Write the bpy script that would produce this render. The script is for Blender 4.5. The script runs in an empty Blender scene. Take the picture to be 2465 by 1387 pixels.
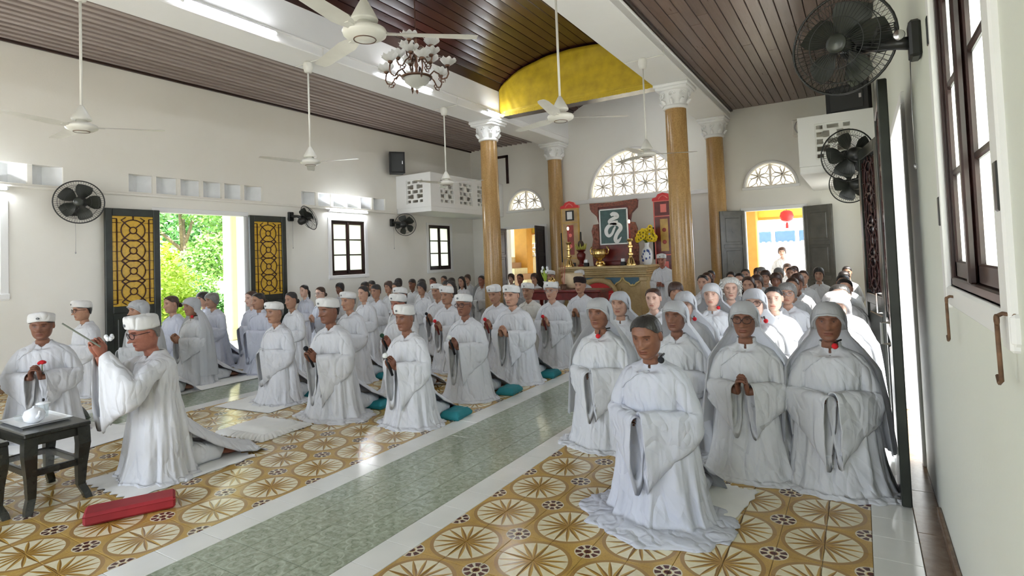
import bpy, math, random
import numpy as np
from mathutils import Vector, Matrix, noise

sc = bpy.context.scene
C = sc.collection
R_ = math.radians

# ------------------------------------------------------------------ camera
# solved from the room's vanishing lines; room axes: X to the right, Y towards the altar, Z up (metres)
CAM_H, YAW, PITCH, ROLL, FPX = 1.47, 0.554825, 0.035146, -0.037598, 1373.41
CXP, CYP = 1217.55, 576.43


def make_camera():
    f = Vector((-math.sin(YAW) * math.cos(PITCH), math.cos(YAW) * math.cos(PITCH), math.sin(PITCH)))
    r = Vector((math.cos(YAW), math.sin(YAW), 0))
    u = r.cross(f)
    c, s = math.cos(ROLL), math.sin(ROLL)
    r2, u2 = c * r + s * u, -s * r + c * u
    cam = bpy.data.cameras.new('camera')
    cam.sensor_width, cam.lens = 36.0, FPX / 2465 * 36
    cam.shift_x, cam.shift_y = (1232.5 - CXP) / 2465, (CYP - 693.5) / 2465
    cam.clip_start, cam.clip_end = 0.05, 300
    o = bpy.data.objects.new('camera', cam)
    C.objects.link(o)
    m = Matrix((r2, u2, -f)).transposed().to_4x4()
    m.translation = (0, 0, CAM_H)
    o.matrix_world = m
    sc.camera = o


make_camera()

# ------------------------------------------------------------------ light
SKY_STRENGTH, SUN_STRENGTH, TUBE_STRENGTH, EXPOSURE = 2.4, 7.0, 32.0, 1.58
w = bpy.data.worlds.new('sky'); sc.world = w; w.use_nodes = True
bg = w.node_tree.nodes['Background']
bg.inputs[0].default_value = (0.80, 0.88, 1.0, 1); bg.inputs[1].default_value = SKY_STRENGTH
sun = bpy.data.lights.new('sun', 'SUN'); sun.energy = SUN_STRENGTH; sun.angle = R_(1.0); sun.color = (1, 0.95, 0.86)
so = bpy.data.objects.new('sun', sun); C.objects.link(so)
so.rotation_euler = Vector((-0.60, 0.06, -0.80)).to_track_quat('-Z', 'Y').to_euler()
sc.view_settings.view_transform = 'Standard'; sc.view_settings.look = 'None'
sc.view_settings.exposure = EXPOSURE; sc.view_settings.gamma = 1.0; sc.view_settings.use_curve_mapping = False
sc.cycles.max_bounces = 9; sc.cycles.diffuse_bounces = 5; sc.cycles.glossy_bounces = 3
sc.cycles.transparent_max_bounces = 8; sc.cycles.caustics_reflective = False; sc.cycles.caustics_refractive = False
sc.cycles.sample_clamp_indirect = 6.0


# ------------------------------------------------------------------ materials
class NT:
    """tiny helper to write node maths as expressions"""
    def __init__(s, name):
        s.m = bpy.data.materials.new(name); s.m.use_nodes = True
        s.t = s.m.node_tree; s.b = s.t.nodes['Principled BSDF']; s.out = s.t.nodes['Material Output']

    def n(s, kind, **kw):
        x = s.t.nodes.new(kind)
        for k, v in kw.items(): setattr(x, k, v)
        return x

    def put(s, sock, v):
        if hasattr(v, 'is_output'): s.t.links.new(v, sock)
        else:
            if isinstance(v, (tuple, list)) and len(v) == 3 and sock.type == 'RGBA': v = (*v, 1)
            sock.default_value = v

    def ma(s, op, a, b=None, c=None):
        x = s.n('ShaderNodeMath', operation=op)
        s.put(x.inputs[0], a)
        if b is not None: s.put(x.inputs[1], b)
        if c is not None: s.put(x.inputs[2], c)
        return x.outputs[0]

    def mix(s, f, a, b):
        x = s.n('ShaderNodeMix', data_type='RGBA')
        s.put(x.inputs[0], f); s.put(x.inputs[6], a); s.put(x.inputs[7], b)
        return x.outputs[2]

    def mul(s, a, b):
        x = s.n('ShaderNodeMix', data_type='RGBA', blend_type='MULTIPLY')
        x.inputs[0].default_value = 1; s.put(x.inputs[6], a); s.put(x.inputs[7], b)
        return x.outputs[2]

    def noise(s, vec, scale, detail=2, rough=.5):
        x = s.n('ShaderNodeTexNoise'); x.inputs['Scale'].default_value = scale
        x.inputs['Detail'].default_value = detail; x.inputs['Roughness'].default_value = rough
        if vec is not None: s.t.links.new(vec, x.inputs['Vector'])
        return x.outputs[0]

    def ramp(s, f, a, b):
        x = s.n('ShaderNodeMapRange'); s.put(x.inputs[0], f); x.inputs[1].default_value = a; x.inputs[2].default_value = b
        return x.outputs[0]

    def pos(s):
        x = s.n('ShaderNodeNewGeometry'); return x.outputs['Position']

    def xyz(s, v):
        x = s.n('ShaderNodeSeparateXYZ'); s.t.links.new(v, x.inputs[0]); return x.outputs

    def vec(s, v, scale):
        x = s.n('ShaderNodeVectorMath', operation='MULTIPLY'); s.t.links.new(v, x.inputs[0]); x.inputs[1].default_value = scale
        return x.outputs[0]

    def bump(s, h, strength=.3, dist=.01):
        x = s.n('ShaderNodeBump'); x.inputs['Strength'].default_value = strength; x.inputs['Distance'].default_value = dist
        s.put(x.inputs['Height'], h); s.t.links.new(x.outputs[0], s.b.inputs['Normal'])

    def fin(s, col=None, rough=None, metal=None, spec=None):
        if col is not None: s.put(s.b.inputs['Base Color'], col)
        if rough is not None: s.put(s.b.inputs['Roughness'], rough)
        if metal is not None: s.b.inputs['Metallic'].default_value = metal
        if spec is not None: s.b.inputs['Specular IOR Level'].default_value = spec
        return s.m


M = {}


def plain(name, col, rough=.5, metal=0, var=.06, scale=6, bump=0, spec=None):
    """a colour with a little natural variation"""
    t = NT(name)
    tc = t.n('ShaderNodeTexCoord').outputs['Object']
    f = t.ramp(t.noise(tc, scale, 3), .3, .7)
    lo = tuple(max(0, c * (1 - var)) for c in col); hi = tuple(min(1, c * (1 + var)) for c in col)
    if bump: t.bump(t.noise(tc, scale * 12, 2), bump, .004)
    M[name] = t.fin(t.mix(f, lo, hi), rough, metal, spec)
    return M[name]


def emis(name, col, strength):
    t = NT(name); t.b.inputs['Emission Color'].default_value = (*col, 1); t.b.inputs['Emission Strength'].default_value = strength
    M[name] = t.fin(col, .4)


def build_materials():
    # painted plaster with faint blotches and worn patches
    for nm, col, stain in (('wall', (.86, .845, .79), (.79, .755, .67)), ('white_paint', (.86, .86, .855), (.80, .80, .77)),
                           ('wall_green', (.80, .825, .755), (.74, .76, .67))):
        t = NT(nm); p = t.pos()
        a = t.ramp(t.noise(p, .7, 4, .6), .35, .75); b = t.ramp(t.noise(p, 7, 4, .6), .62, .80)
        c = t.mix(t.ma('MULTIPLY', a, .55), col, stain); c = t.mix(t.ma('MULTIPLY', b, .25), c, stain)
        t.bump(t.noise(p, 40, 3), .08, .01); M[nm] = t.fin(c, .6)
    # dark stained ceiling boards
    for nm, c1, c2, rg in (('plank_dark', (.23, .165, .145), (.13, .085, .070), .24), ('plank_left', (.40, .335, .305), (.27, .215, .19), .42), ('plank_red', (.045, .012, .009), (.016, .006, .005), .15)):
        t = NT(nm); p = t.vec(t.pos(), (14, .8, 14))
        oi = t.n('ShaderNodeObjectInfo').outputs['Random']
        f = t.ma('ADD', t.ma('MULTIPLY', t.noise(p, 2.2, 4, .6), .7), t.ma('MULTIPLY', oi, .4))
        M[nm] = t.fin(t.mix(t.ramp(f, .25, .85), c1, c2), t.ma('ADD', rg, t.ma('MULTIPLY', t.noise(p, 3, 2), .12)))
        t.bump(t.noise(p, 6, 3), .10, .004)
    # column faux-wood / polished stone
    t = NT('column_paint'); p = t.vec(t.pos(), (5, 5, .9))
    f = t.ramp(t.noise(p, 2.0, 5, .65), .3, .75); g = t.ramp(t.noise(t.pos(), 45, 2), .4, .65)
    M['column_paint'] = t.fin(t.mix(t.ma('MULTIPLY', g, .35), t.mix(f, (.52, .33, .13), (.36, .20, .07)), (.22, .12, .045)), .22)
    t = NT('altar_stone'); p = t.pos()
    f = t.ramp(t.noise(p, 5, 5, .7), .3, .7); g = t.ramp(t.noise(p, 55, 2), .45, .7)
    M['altar_stone'] = t.fin(t.mix(t.ma('MULTIPLY', g, .3), t.mix(f, (.56, .43, .22), (.42, .30, .13)), (.25, .17, .07)), .3)
    # encaustic floor tile: sun medallions and little flowers, 0.4 m repeat
    t = NT('tile_pattern'); P = t.xyz(t.pos()); X, Y = P[0], P[1]
    nave = t.ma('LESS_THAN', X, -3.1)
    u = t.ma('DIVIDE', t.ma('ADD', X, t.ma('ADD', 1.23, t.ma('MULTIPLY', nave, 2.02 - .4 * 5 + .4))), .4)
    v = t.ma('DIVIDE', t.ma('SUBTRACT', Y, 2.647), .4)
    def cell(off):
        a = t.ma('SUBTRACT', t.ma('FRACT', t.ma('ADD', u, off)), .5); b = t.ma('SUBTRACT', t.ma('FRACT', t.ma('ADD', v, off)), .5)
        r = t.ma('SQRT', t.ma('ADD', t.ma('MULTIPLY', a, a), t.ma('MULTIPLY', b, b))); return a, b, r, t.ma('ARCTAN2', b, a)
    a, b, r, an = cell(0)
    ray = t.ma('FRACT', t.ma('MULTIPLY', an, 16 / (2 * math.pi))); tri = t.ma('MULTIPLY', t.ma('ABSOLUTE', t.ma('SUBTRACT', ray, .5)), 2)
    big = t.ma('FRACT', t.ma('MULTIPLY', an, 8 / (2 * math.pi))); tri8 = t.ma('MULTIPLY', t.ma('ABSOLUTE', t.ma('SUBTRACT', big, .5)), 2)
    disc = t.ma('LESS_THAN', r, .425)
    rimd = t.ma('MULTIPLY', t.ma('LESS_THAN', r, .475), t.ma('GREATER_THAN', r, .425))
    star = t.ma('GREATER_THAN', tri, t.ma('ADD', t.ma('MULTIPLY', r, 2.35), -.06))
    star8 = t.ma('GREATER_THAN', tri8, t.ma('ADD', t.ma('MULTIPLY', r, 2.6), .12))
    star = t.ma('MAXIMUM', star, star8)
    half = t.ma('GREATER_THAN', ray, .5)
    p = t.pos(); blot = t.ramp(t.noise(p, 9, 3), .3, .75)
    base = t.mix(blot, (.56, .36, .095), (.41, .25, .065))
    base = t.mix(t.ma('MULTIPLY', t.ramp(t.noise(p, 120, 2), .5, .75), .45), base, (.22, .12, .04))
    cream = t.mix(t.ramp(t.noise(p, 30, 2), .35, .8), (.78, .72, .52), (.68, .60, .36))
    gold = t.mix(half, (.46, .275, .062), (.24, .125, .026))
    col = t.mix(rimd, base, (.34, .20, .065)); col = t.mix(disc, col, cream); col = t.mix(t.ma('MULTIPLY', disc, star), col, gold)
    a, b, r, an = cell(.5)
    pet = t.ma('ABSOLUTE', t.ma('SUBTRACT', t.ma('FRACT', t.ma('MULTIPLY', an, 8 / (2 * math.pi))), .5))
    inring = t.ma('MULTIPLY', t.ma('LESS_THAN', r, .165), t.ma('GREATER_THAN', r, .05))
    dark = t.ma('MULTIPLY', t.ma('MULTIPLY', t.ma('LESS_THAN', pet, .33), t.ma('LESS_THAN', r, .15)), t.ma('GREATER_THAN', r, .075))
    dark = t.ma('MAXIMUM', dark, t.ma('LESS_THAN', r, .042))
    col = t.mix(inring, col, (.68, .62, .46)); col = t.mix(dark, col, (.085, .022, .016))
    M['tile_pattern'] = t.fin(col, t.ma('ADD', .13, t.ma('MULTIPLY', t.noise(p, 20, 2), .10)))
    # grey-green encaustic tile
    t = NT('tile_green'); p = t.pos(); P = t.xyz(p)
    u = t.ma('DIVIDE', t.ma('ADD', P[0], 3.03), .2012); v = t.ma('DIVIDE', t.ma('SUBTRACT', P[1], 2.07), .2012)
    a = t.ma('SUBTRACT', t.ma('FRACT', u), .5); b = t.ma('SUBTRACT', t.ma('FRACT', v), .5)
    r = t.ma('SQRT', t.ma('ADD', t.ma('MULTIPLY', a, a), t.ma('MULTIPLY', b, b))); an = t.ma('ARCTAN2', b, a)
    petal = t.ma('ABSOLUTE', t.ma('COSINE', t.ma('MULTIPLY', an, 2)))
    edge = t.ma('ABSOLUTE', t.ma('SUBTRACT', r, t.ma('ADD', .20, t.ma('MULTIPLY', petal, .22))))
    line = t.ma('LESS_THAN', edge, .028); line2 = t.ma('LESS_THAN', t.ma('ABSOLUTE', t.ma('SUBTRACT', r, t.ma('ADD', .10, t.ma('MULTIPLY', petal, .16)))), .02)
    nz = t.ramp(t.noise(p, 26, 4, .7), .35, .7)
    base = t.mix(nz, (.24, .28, .20), (.46, .50, .40))
    w2 = t.ma('MULTIPLY', t.ramp(t.noise(p, 12, 2), .35, .7), .75)
    col = t.mix(t.ma('MULTIPLY', line, w2), base, (.56, .60, .50)); col = t.mix(t.ma('MULTIPLY', line2, .35), col, (.06, .10, .05))
    M['tile_green'] = t.fin(col, .12)
    t = NT('tile_white'); p = t.pos()
    M['tile_white'] = t.fin(t.mix(t.ramp(t.noise(p, 3, 3), .3, .7), (.80, .80, .76), (.72, .73, .69)), .12)
    t = NT('tile_brown'); p = t.pos()
    M['tile_brown'] = t.fin(t.mix(t.ramp(t.noise(p, 14, 4, .7), .35, .7), (.14, .075, .035), (.23, .15, .09)), .22)
    plain('grout', (.30, .26, .20), .8)
    # skin, cloth and hair take their tone from the object colour
    t = NT('skin'); oi = t.n('ShaderNodeObjectInfo').outputs['Color']; at = t.n('ShaderNodeAttribute'); at.attribute_name = 'tint'
    tc = t.n('ShaderNodeTexCoord').outputs['Object']
    c = t.mul(oi, at.outputs['Color']); c = t.mul(c, t.mix(t.ramp(t.noise(tc, 55, 3), .3, .75), (1, 1, 1), (.84, .80, .80)))
    t.bump(t.noise(tc, 120, 2), .15, .002); M['skin'] = t.fin(c, .48)
    t = NT('cloth'); oi = t.n('ShaderNodeObjectInfo').outputs['Color']; tc = t.n('ShaderNodeTexCoord').outputs['Object']
    n1 = t.noise(t.vec(tc, (5.5, 5.5, 1.2)), 1.7, 1, .4); c1 = t.ramp(t.ma('ABSOLUTE', t.ma('SUBTRACT', n1, .5)), 0, .09)
    rot = t.n('ShaderNodeVectorRotate', rotation_type='Y_AXIS'); rot.inputs['Angle'].default_value = .75; t.t.links.new(tc, rot.inputs['Vector'])
    n2 = t.noise(t.vec(rot.outputs[0], (6, 6, 1.4)), 1.5, 1, .4); c2 = t.ramp(t.ma('ABSOLUTE', t.ma('SUBTRACT', n2, .47)), 0, .085)
    h = t.ma('ADD', t.ma('MULTIPLY', c1, .27), t.ma('ADD', t.ma('MULTIPLY', c2, .15), t.noise(t.vec(tc, (2.0, 2.0, .8)), 4.5, 2, .45)))
    t.bump(h, .8, .032)
    M['cloth'] = t.fin(t.mul(oi, t.mix(t.ramp(t.noise(tc, 4, 2), .3, .7), (1, 1, 1), (.95, .95, .95))), .8, spec=.25)
    t = NT('hair'); oi = t.n('ShaderNodeObjectInfo').outputs['Color']; tc = t.n('ShaderNodeTexCoord').outputs['Object']
    st = t.vec(tc, (60, 6, 25)); f = t.noise(st, 3, 3)
    t.bump(f, .55, .004); M['hair'] = t.fin(t.mul(oi, t.mix(t.ramp(f, .3, .7), (.7, .7, .7), (1.15, 1.15, 1.15))), .42)
    t = NT('veil_cloth'); oi = t.n('ShaderNodeObjectInfo').outputs['Color']; tc = t.n('ShaderNodeTexCoord').outputs['Object']
    t.bump(t.noise(t.vec(tc, (3, 3, .6)), 9, 3, .6), .4, .015); t.fin(oi, .8, spec=.25)
    tl = t.n('ShaderNodeBsdfTranslucent'); t.t.links.new(oi, tl.inputs[0]); mx = t.n('ShaderNodeMixShader'); mx.inputs[0].default_value = .38
    t.t.links.new(t.b.outputs[0], mx.inputs[1]); t.t.links.new(tl.outputs[0], mx.inputs[2]); t.t.links.new(mx.outputs[0], t.out.inputs[0]); M['veil_cloth'] = t.m
    plain('dark_wood', (.030, .014, .010), .28, var=.3, scale=9)
    plain('black_lacquer', (.014, .015, .012), .25, var=.4, scale=20, bump=.2)
    plain('door_paint', (.020, .024, .018), .30, var=.35, scale=7)
    plain('window_wood', (.026, .010, .008), .32, var=.4, scale=8)
    plain('door_wood_plain', (.075, .070, .055), .35, var=.25, scale=5)
    plain('lattice_iron', (.045, .012, .010), .4, var=.3)
    plain('vent_white', (.78, .80, .82), .55)
    plain('grille_white', (.82, .82, .79), .6)
    plain('grille_pink', (.84, .79, .74), .7)
    plain('yellow_cloth', (.52, .355, .012), .65, var=.18, scale=5, bump=.25)
    plain('fringe', (.62, .44, .03), .7)
    plain('red_lacquer', (.30, .030, .022), .3, var=.3, scale=7)
    plain('dark_red_wood', (.13, .012, .010), .28, var=.45, scale=8)
    plain('brown_carved', (.20, .055, .030), .4, var=.5, scale=30, bump=.6)
    plain('bright_red', (.62, .028, .030), .45)
    plain('pale_red', (.80, .20, .17), .5)
    plain('gold_paint', (.55, .34, .08), .35, var=.2)
    plain('gold_panel', (.46, .31, .15), .4, var=.2)
    plain('brass', (.72, .50, .20), .20, 1.0)
    plain('bronze', (.15, .085, .060), .38, 1.0)
    plain('porcelain', (.80, .82, .85), .12)
    plain('cobalt', (.06, .10, .30), .15)
    plain('picture_green', (.035, .085, .085), .35, var=.25, scale=14)
    plain('white_enamel', (.76, .77, .78), .3)
    plain('fan_white', (.72, .71, .66), .35)
    plain('fan_black', (.012, .013, .012), .35)
    plain('fan_blade', (.030, .034, .028), .3)
    plain('steel', (.55, .55, .55), .25, 1.0)
    plain('rust', (.16, .085, .045), .65, var=.4, scale=30)
    plain('speaker_black', (.006, .006, .007), .55)
    plain('petal_yellow', (.85, .62, .010), .5, var=.1)
    plain('flower_dark', (.05, .025, .012), .6)
    plain('leaf_green', (.14, .20, .035), .5, var=.3)
    plain('fruit_green', (.38, .36, .06), .45, var=.25)
    plain('teal_cloth', (.010, .185, .215), .7)
    plain('red_cloth', (.30, .016, .022), .7, var=.2)
    plain('foam_red', (.62, .012, .020), .8); plain('foam_black', (.008, .009, .014), .8); plain('foam_green', (.008, .05, .022), .8); plain('foam_white', (.8, .82, .8), .8)
    plain('stick_red', (.16, .018, .014), .4); plain('strap_black', (.010, .010, .012), .6)
    plain('lens_frame', (.030, .010, .010), .3); plain('silver_rim', (.35, .35, .36), .3, .8)
    plain('emblem_grey', (.16, .17, .18), .6)
    plain('incense', (.20, .22, .18), .7); plain('candle_red', (.42, .05, .05), .5)
    plain('bell_cream', (.62, .50, .32), .45, var=.2)
    plain('stone_blue', (.06, .14, .20), .5); plain('stone_gold', (.58, .44, .18), .45)
    # outdoors
    plain('concrete', (.62, .60, .55), .8); plain('garden_earth', (.42, .44, .22), .9, var=.4, scale=2)
    plain('bark', (.17, .13, .09), .85, var=.3, scale=15)
    plain('leaf_a', (.20, .38, .09), .55, var=.4, scale=3); plain('leaf_b', (.40, .55, .06), .55, var=.35, scale=3); plain('leaf_c', (.11, .28, .08), .55, var=.4, scale=3)
    plain('petal_red', (.65, .10, .07), .6); plain('tarp_blue', (.08, .22, .75), .5)
    plain('cream_plaster', (.82, .74, .46), .6); plain('orange_plaster', (.72, .36, .07), .6); plain('yellow_fascia', (.85, .66, .10), .6)
    plain('fence_white', (.80, .82, .84), .5); plain('bus_white', (.80, .82, .85), .25); plain('bus_glass', (.05, .10, .20), .1)
    plain('street_grey', (.26, .27, .34), .8); plain('stair_brown', (.42, .25, .15), .6)
    emis('tube_light', (.90, .95, 1.0), TUBE_STRENGTH); emis('flame', (1.0, .80, .35), 6.0); emis('bulb', (1.0, .85, .45), 8.0)
    # panes: clear/frosted glass as thin sheets
    for nm, tr, tl, col in (('pane_frost', .10, .80, (.92, .95, .90)), ('pane_yellow', .0, .62, (.78, .46, .035)), ('glass_clear', .80, .05, (.95, .97, .97)), ('pane_cream', .05, .90, (.95, .90, .78)), ('shade_glass', .12, .55, (.90, .90, .86))):
        t = NT(nm); tb = t.n('ShaderNodeBsdfTransparent'); tlc = t.n('ShaderNodeBsdfTranslucent'); tlc.inputs[0].default_value = (*col, 1); tb.inputs[0].default_value = (*col, 1)
        t.fin(t.mix(t.ramp(t.noise(t.n('ShaderNodeTexCoord').outputs['Object'], 14, 3), .3, .7), col, tuple(c * .85 for c in col)), .12)
        m1 = t.n('ShaderNodeMixShader'); m1.inputs[0].default_value = tl; t.t.links.new(t.b.outputs[0], m1.inputs[1]); t.t.links.new(tlc.outputs[0], m1.inputs[2])
        m2 = t.n('ShaderNodeMixShader'); m2.inputs[0].default_value = tr; t.t.links.new(m1.outputs[0], m2.inputs[1]); t.t.links.new(tb.outputs[0], m2.inputs[2])
        t.t.links.new(m2.outputs[0], t.out.inputs[0]); M[nm] = t.m


build_materials()


# ------------------------------------------------------------------ mesh building
class MB:
    """collects vertices and faces, then links them as one mesh object"""
    def __init__(s): s.v = []; s.f = []; s.mi = []; s.tint = {}

    def add(s, vs, fs, mi=0, tint=None):
        b = len(s.v); s.v += [tuple(p) for p in vs]; s.f += [tuple(i + b for i in q) for q in fs]; s.mi += [mi] * len(fs)
        if tint is not None:
            if isinstance(tint, tuple): tint = [tint] * len(vs)
            for i, c in enumerate(tint): s.tint[b + i] = c
        return s

    def box(s, x0, x1, y0, y1, z0, z1, mi=0, mat=None):
        vs = [(x, y, z) for z in (z0, z1) for y in (y0, y1) for x in (x0, x1)]
        if mat is not None: vs = [mat @ Vector(p) for p in vs]
        return s.add(vs, [(0, 2, 3, 1), (4, 5, 7, 6), (0, 1, 5, 4), (2, 6, 7, 3), (0, 4, 6, 2), (1, 3, 7, 5)], mi)

    def bevbox(s, x0, x1, y0, y1, z0, z1, b=.01, mi=0):
        """box with all edges chamfered"""
        xs, ys, zs = (x0, x1), (y0, y1), (z0, z1); vs = []; idx = {}
        for i in (0, 1):
            for j in (0, 1):
                for k in (0, 1):
                    sx, sy, sz = (b if i == 0 else -b), (b if j == 0 else -b), (b if k == 0 else -b)
                    for a in range(3):
                        p = [xs[i] + sx, ys[j] + sy, zs[k] + sz]; p[a] = (xs[i], ys[j], zs[k])[a]
                        idx[(i, j, k, a)] = len(vs); vs.append(p)
        g = lambda i, j, k, a: idx[(i, j, k, a)]; fs = []
        for a in range(3):
            o = [q for q in range(3) if q != a]
            for s_ in (0, 1):
                q = []
                for (m, n) in ((0, 0), (1, 0), (1, 1), (0, 1)):
                    t = [0, 0, 0]; t[a] = s_; t[o[0]] = m; t[o[1]] = n; q.append(g(*t, a))
                fs.append(q if (s_ == 1) ^ (a == 1) else q[::-1])
        for a in range(3):
            o = [q for q in range(3) if q != a]
            for m in (0, 1):
                for n in (0, 1):
                    t0 = [0, 0, 0]; t0[o[0]] = m; t0[o[1]] = n; t1 = list(t0); t1[a] = 1
                    q = [g(*t0, o[0]), g(*t1, o[0]), g(*t1, o[1]), g(*t0, o[1])]
                    fs.append(q if ((m == n) ^ (a == 1)) else q[::-1])
        for i in (0, 1):
            for j in (0, 1):
                for k in (0, 1):
                    q = [g(i, j, k, 0), g(i, j, k, 1), g(i, j, k, 2)]; fs.append(q if (i + j + k) % 2 else q[::-1])
        return s.add(vs, fs, mi)

    def loft(s, rings, closed=True, cap0=False, cap1=False, mi=0, tint=None):
        n = len(rings[0]); vs = [p for r in rings for p in r]; fs = []
        for i in range(len(rings) - 1):
            for j in range(n if closed else n - 1):
                k = (j + 1) % n; fs.append((i * n + j, i * n + k, (i + 1) * n + k, (i + 1) * n + j))
        if cap0: fs.append(tuple(range(n))[::-1])
        if cap1: fs.append(tuple(range((len(rings) - 1) * n, len(rings) * n)))
        return s.add(vs, fs, mi, tint)

    def tube(s, pts, r, n=8, mi=0, cap=True, flat=1.0, tint=None):
        """round (or flattened) tube along a polyline; r may be a list"""
        pts = [Vector(p) for p in pts]; rs = r if isinstance(r, (list, tuple)) else [r] * len(pts); rings = []; up = None
        for i, p in enumerate(pts):
            t = (pts[min(i + 1, len(pts) - 1)] - pts[max(i - 1, 0)])
            t = t.normalized() if t.length > 1e-9 else Vector((0, 0, 1))
            if up is None: up = Vector((0, 0, 1)) if abs(t.z) < .9 else Vector((0, 1, 0))
            a = t.cross(up)
            a = a.normalized() if a.length > 1e-6 else t.orthogonal().normalized()
            b = a.cross(t).normalized(); up = b
            rings.append([p + (a * math.cos(q) * rs[i] + b * math.sin(q) * rs[i] * flat) for q in (2 * math.pi * j / n for j in range(n))])
        return s.loft(rings, True, cap, cap, mi, tint)

    def lathe(s, prof, c=(0, 0, 0), n=20, mi=0, mat=None, cap=True, wob=None):
        """profile of (radius, height) turned about the vertical"""
        rings = []
        for r, z in prof:
            ring = []
            for j in range(n):
                q = 2 * math.pi * j / n; rr = max(r, 1e-4) * (1 + (wob(q, z) if wob else 0))
                p = Vector((rr * math.cos(q), rr * math.sin(q), z))
                if mat is not None: p = mat @ p
                ring.append(p + Vector(c))
            rings.append(ring)
        return s.loft(rings, True, cap and prof[0][0] > 1e-3, cap and prof[-1][0] > 1e-3, mi)

    def ball(s, c, r, n=12, mi=0, tint=None, mat=None):
        r = (r, r, r) if isinstance(r, (int, float)) else r; rings = []; m = max(5, n // 2 + 1)
        for i in range(m + 1):
            a = math.pi * i / m - math.pi / 2; ca = max(math.cos(a), 1e-3)
            ring = [Vector((r[0] * ca * math.cos(2 * math.pi * j / n), r[1] * ca * math.sin(2 * math.pi * j / n), r[2] * math.sin(a))) for j in range(n)]
            rings.append([(mat @ p if mat is not None else p) + Vector(c) for p in ring])
        return s.loft(rings, True, False, False, mi, tint)

    def prism(s, poly, d0, d1, axis='y', mi=0):
        """polygon in the (x,z) plane (axis y) / (y,z) plane (axis x) / (x,y) plane (axis z), pushed from d0 to d1"""
        def P(a, b, d): return (a, d, b) if axis == 'y' else ((d, a, b) if axis == 'x' else (a, b, d))
        n = len(poly); vs = [P(a, b, d) for d in (d0, d1) for a, b in poly]
        fs = [tuple(range(n)), tuple(range(n, 2 * n))[::-1]] + [(i, i + n, (i + 1) % n + n, (i + 1) % n) for i in range(n)]
        return s.add(vs, fs, mi)

    def xf(s, m):
        s.v = [tuple(m @ Vector(p)) for p in s.v]; return s

    def mesh(s, name, mats, smooth=False, fixn=True):
        me = bpy.data.meshes.new(name); me.from_pydata(s.v, [], s.f)
        for m in (mats if isinstance(mats, (list, tuple)) else [mats]): me.materials.append(M[m] if isinstance(m, str) else m)
        if len(me.materials) > 1: me.polygons.foreach_set('material_index', s.mi)
        if smooth:
            me.polygons.foreach_set('use_smooth', [True] * len(me.polygons))
        if s.tint:
            a = me.attributes.new('tint', 'FLOAT_COLOR', 'POINT')
            buf = np.ones((len(s.v), 4), np.float32)
            for i, c in s.tint.items(): buf[i, :3] = c
            a.data.foreach_set('color', buf.ravel())
        me.update()
        if fixn:
            import bmesh
            bm = bmesh.new(); bm.from_mesh(me); bmesh.ops.recalc_face_normals(bm, faces=bm.faces[:]); bm.to_mesh(me); bm.free()
        return me

    def obj(s, name, mats, parent=None, smooth=False, loc=None, sharp=None):
        o = bpy.data.objects.new(name, s.mesh(name, mats, smooth)); C.objects.link(o)
        if parent is not None: o.parent = parent
        if loc is not None: o.location = loc
        if sharp is not None: autosmooth(o.data, sharp)
        return o


def autosmooth(me, deg):
    import bmesh
    bm = bmesh.new(); bm.from_mesh(me)
    for f in bm.faces: f.smooth = True
    for e in bm.edges:
        if len(e.link_faces) == 2 and e.calc_face_angle(0) > R_(deg): e.smooth = False
    bm.to_mesh(me); bm.free()


def link(name, me, parent=None, loc=None, rot=None, color=None):
    o = bpy.data.objects.new(name, me); C.objects.link(o)
    if parent is not None: o.parent = parent
    if loc is not None: o.location = loc
    if rot is not None: o.rotation_euler = rot
    if color is not None: o.color = (*color, 1)
    return o


def tag(o, label=None, cat=None, group=None, kind=None):
    if label: o['label'] = label
    if cat: o['category'] = cat
    if group: o['group'] = group
    if kind: o['kind'] = kind
    return o


def thing(name, label, cat, loc=(0, 0, 0), rz=0, group=None, kind=None):
    o = bpy.data.objects.new(name, None); C.objects.link(o); o.empty_display_size = .1
    o.location = loc; o.rotation_euler = (0, 0, rz)
    return tag(o, label, cat, group, kind)


def struct(name, label=None):
    o = bpy.data.objects.new(name, None); C.objects.link(o); o['kind'] = 'structure'
    if label: o['label'] = label
    return o


def ell(cx, cy, rx, ry, n, a0=0, a1=2 * math.pi):
    return [(cx + rx * math.cos(a0 + (a1 - a0) * i / n), cy + ry * math.sin(a0 + (a1 - a0) * i / n)) for i in range(n + 1)]
# ------------------------------------------------------------------ the room
XL, XR, YB, YF = -9.40, 0.30, 13.40, -1.60      # inner faces: left wall, right wall, altar wall; open porch side behind
ZA, ZB, ZN = 4.60, 4.40, 4.97                   # aisle ceiling, beam underside, vault springing
NC = -4.605                                     # middle of the nave
rnd = random.Random(7)


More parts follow.
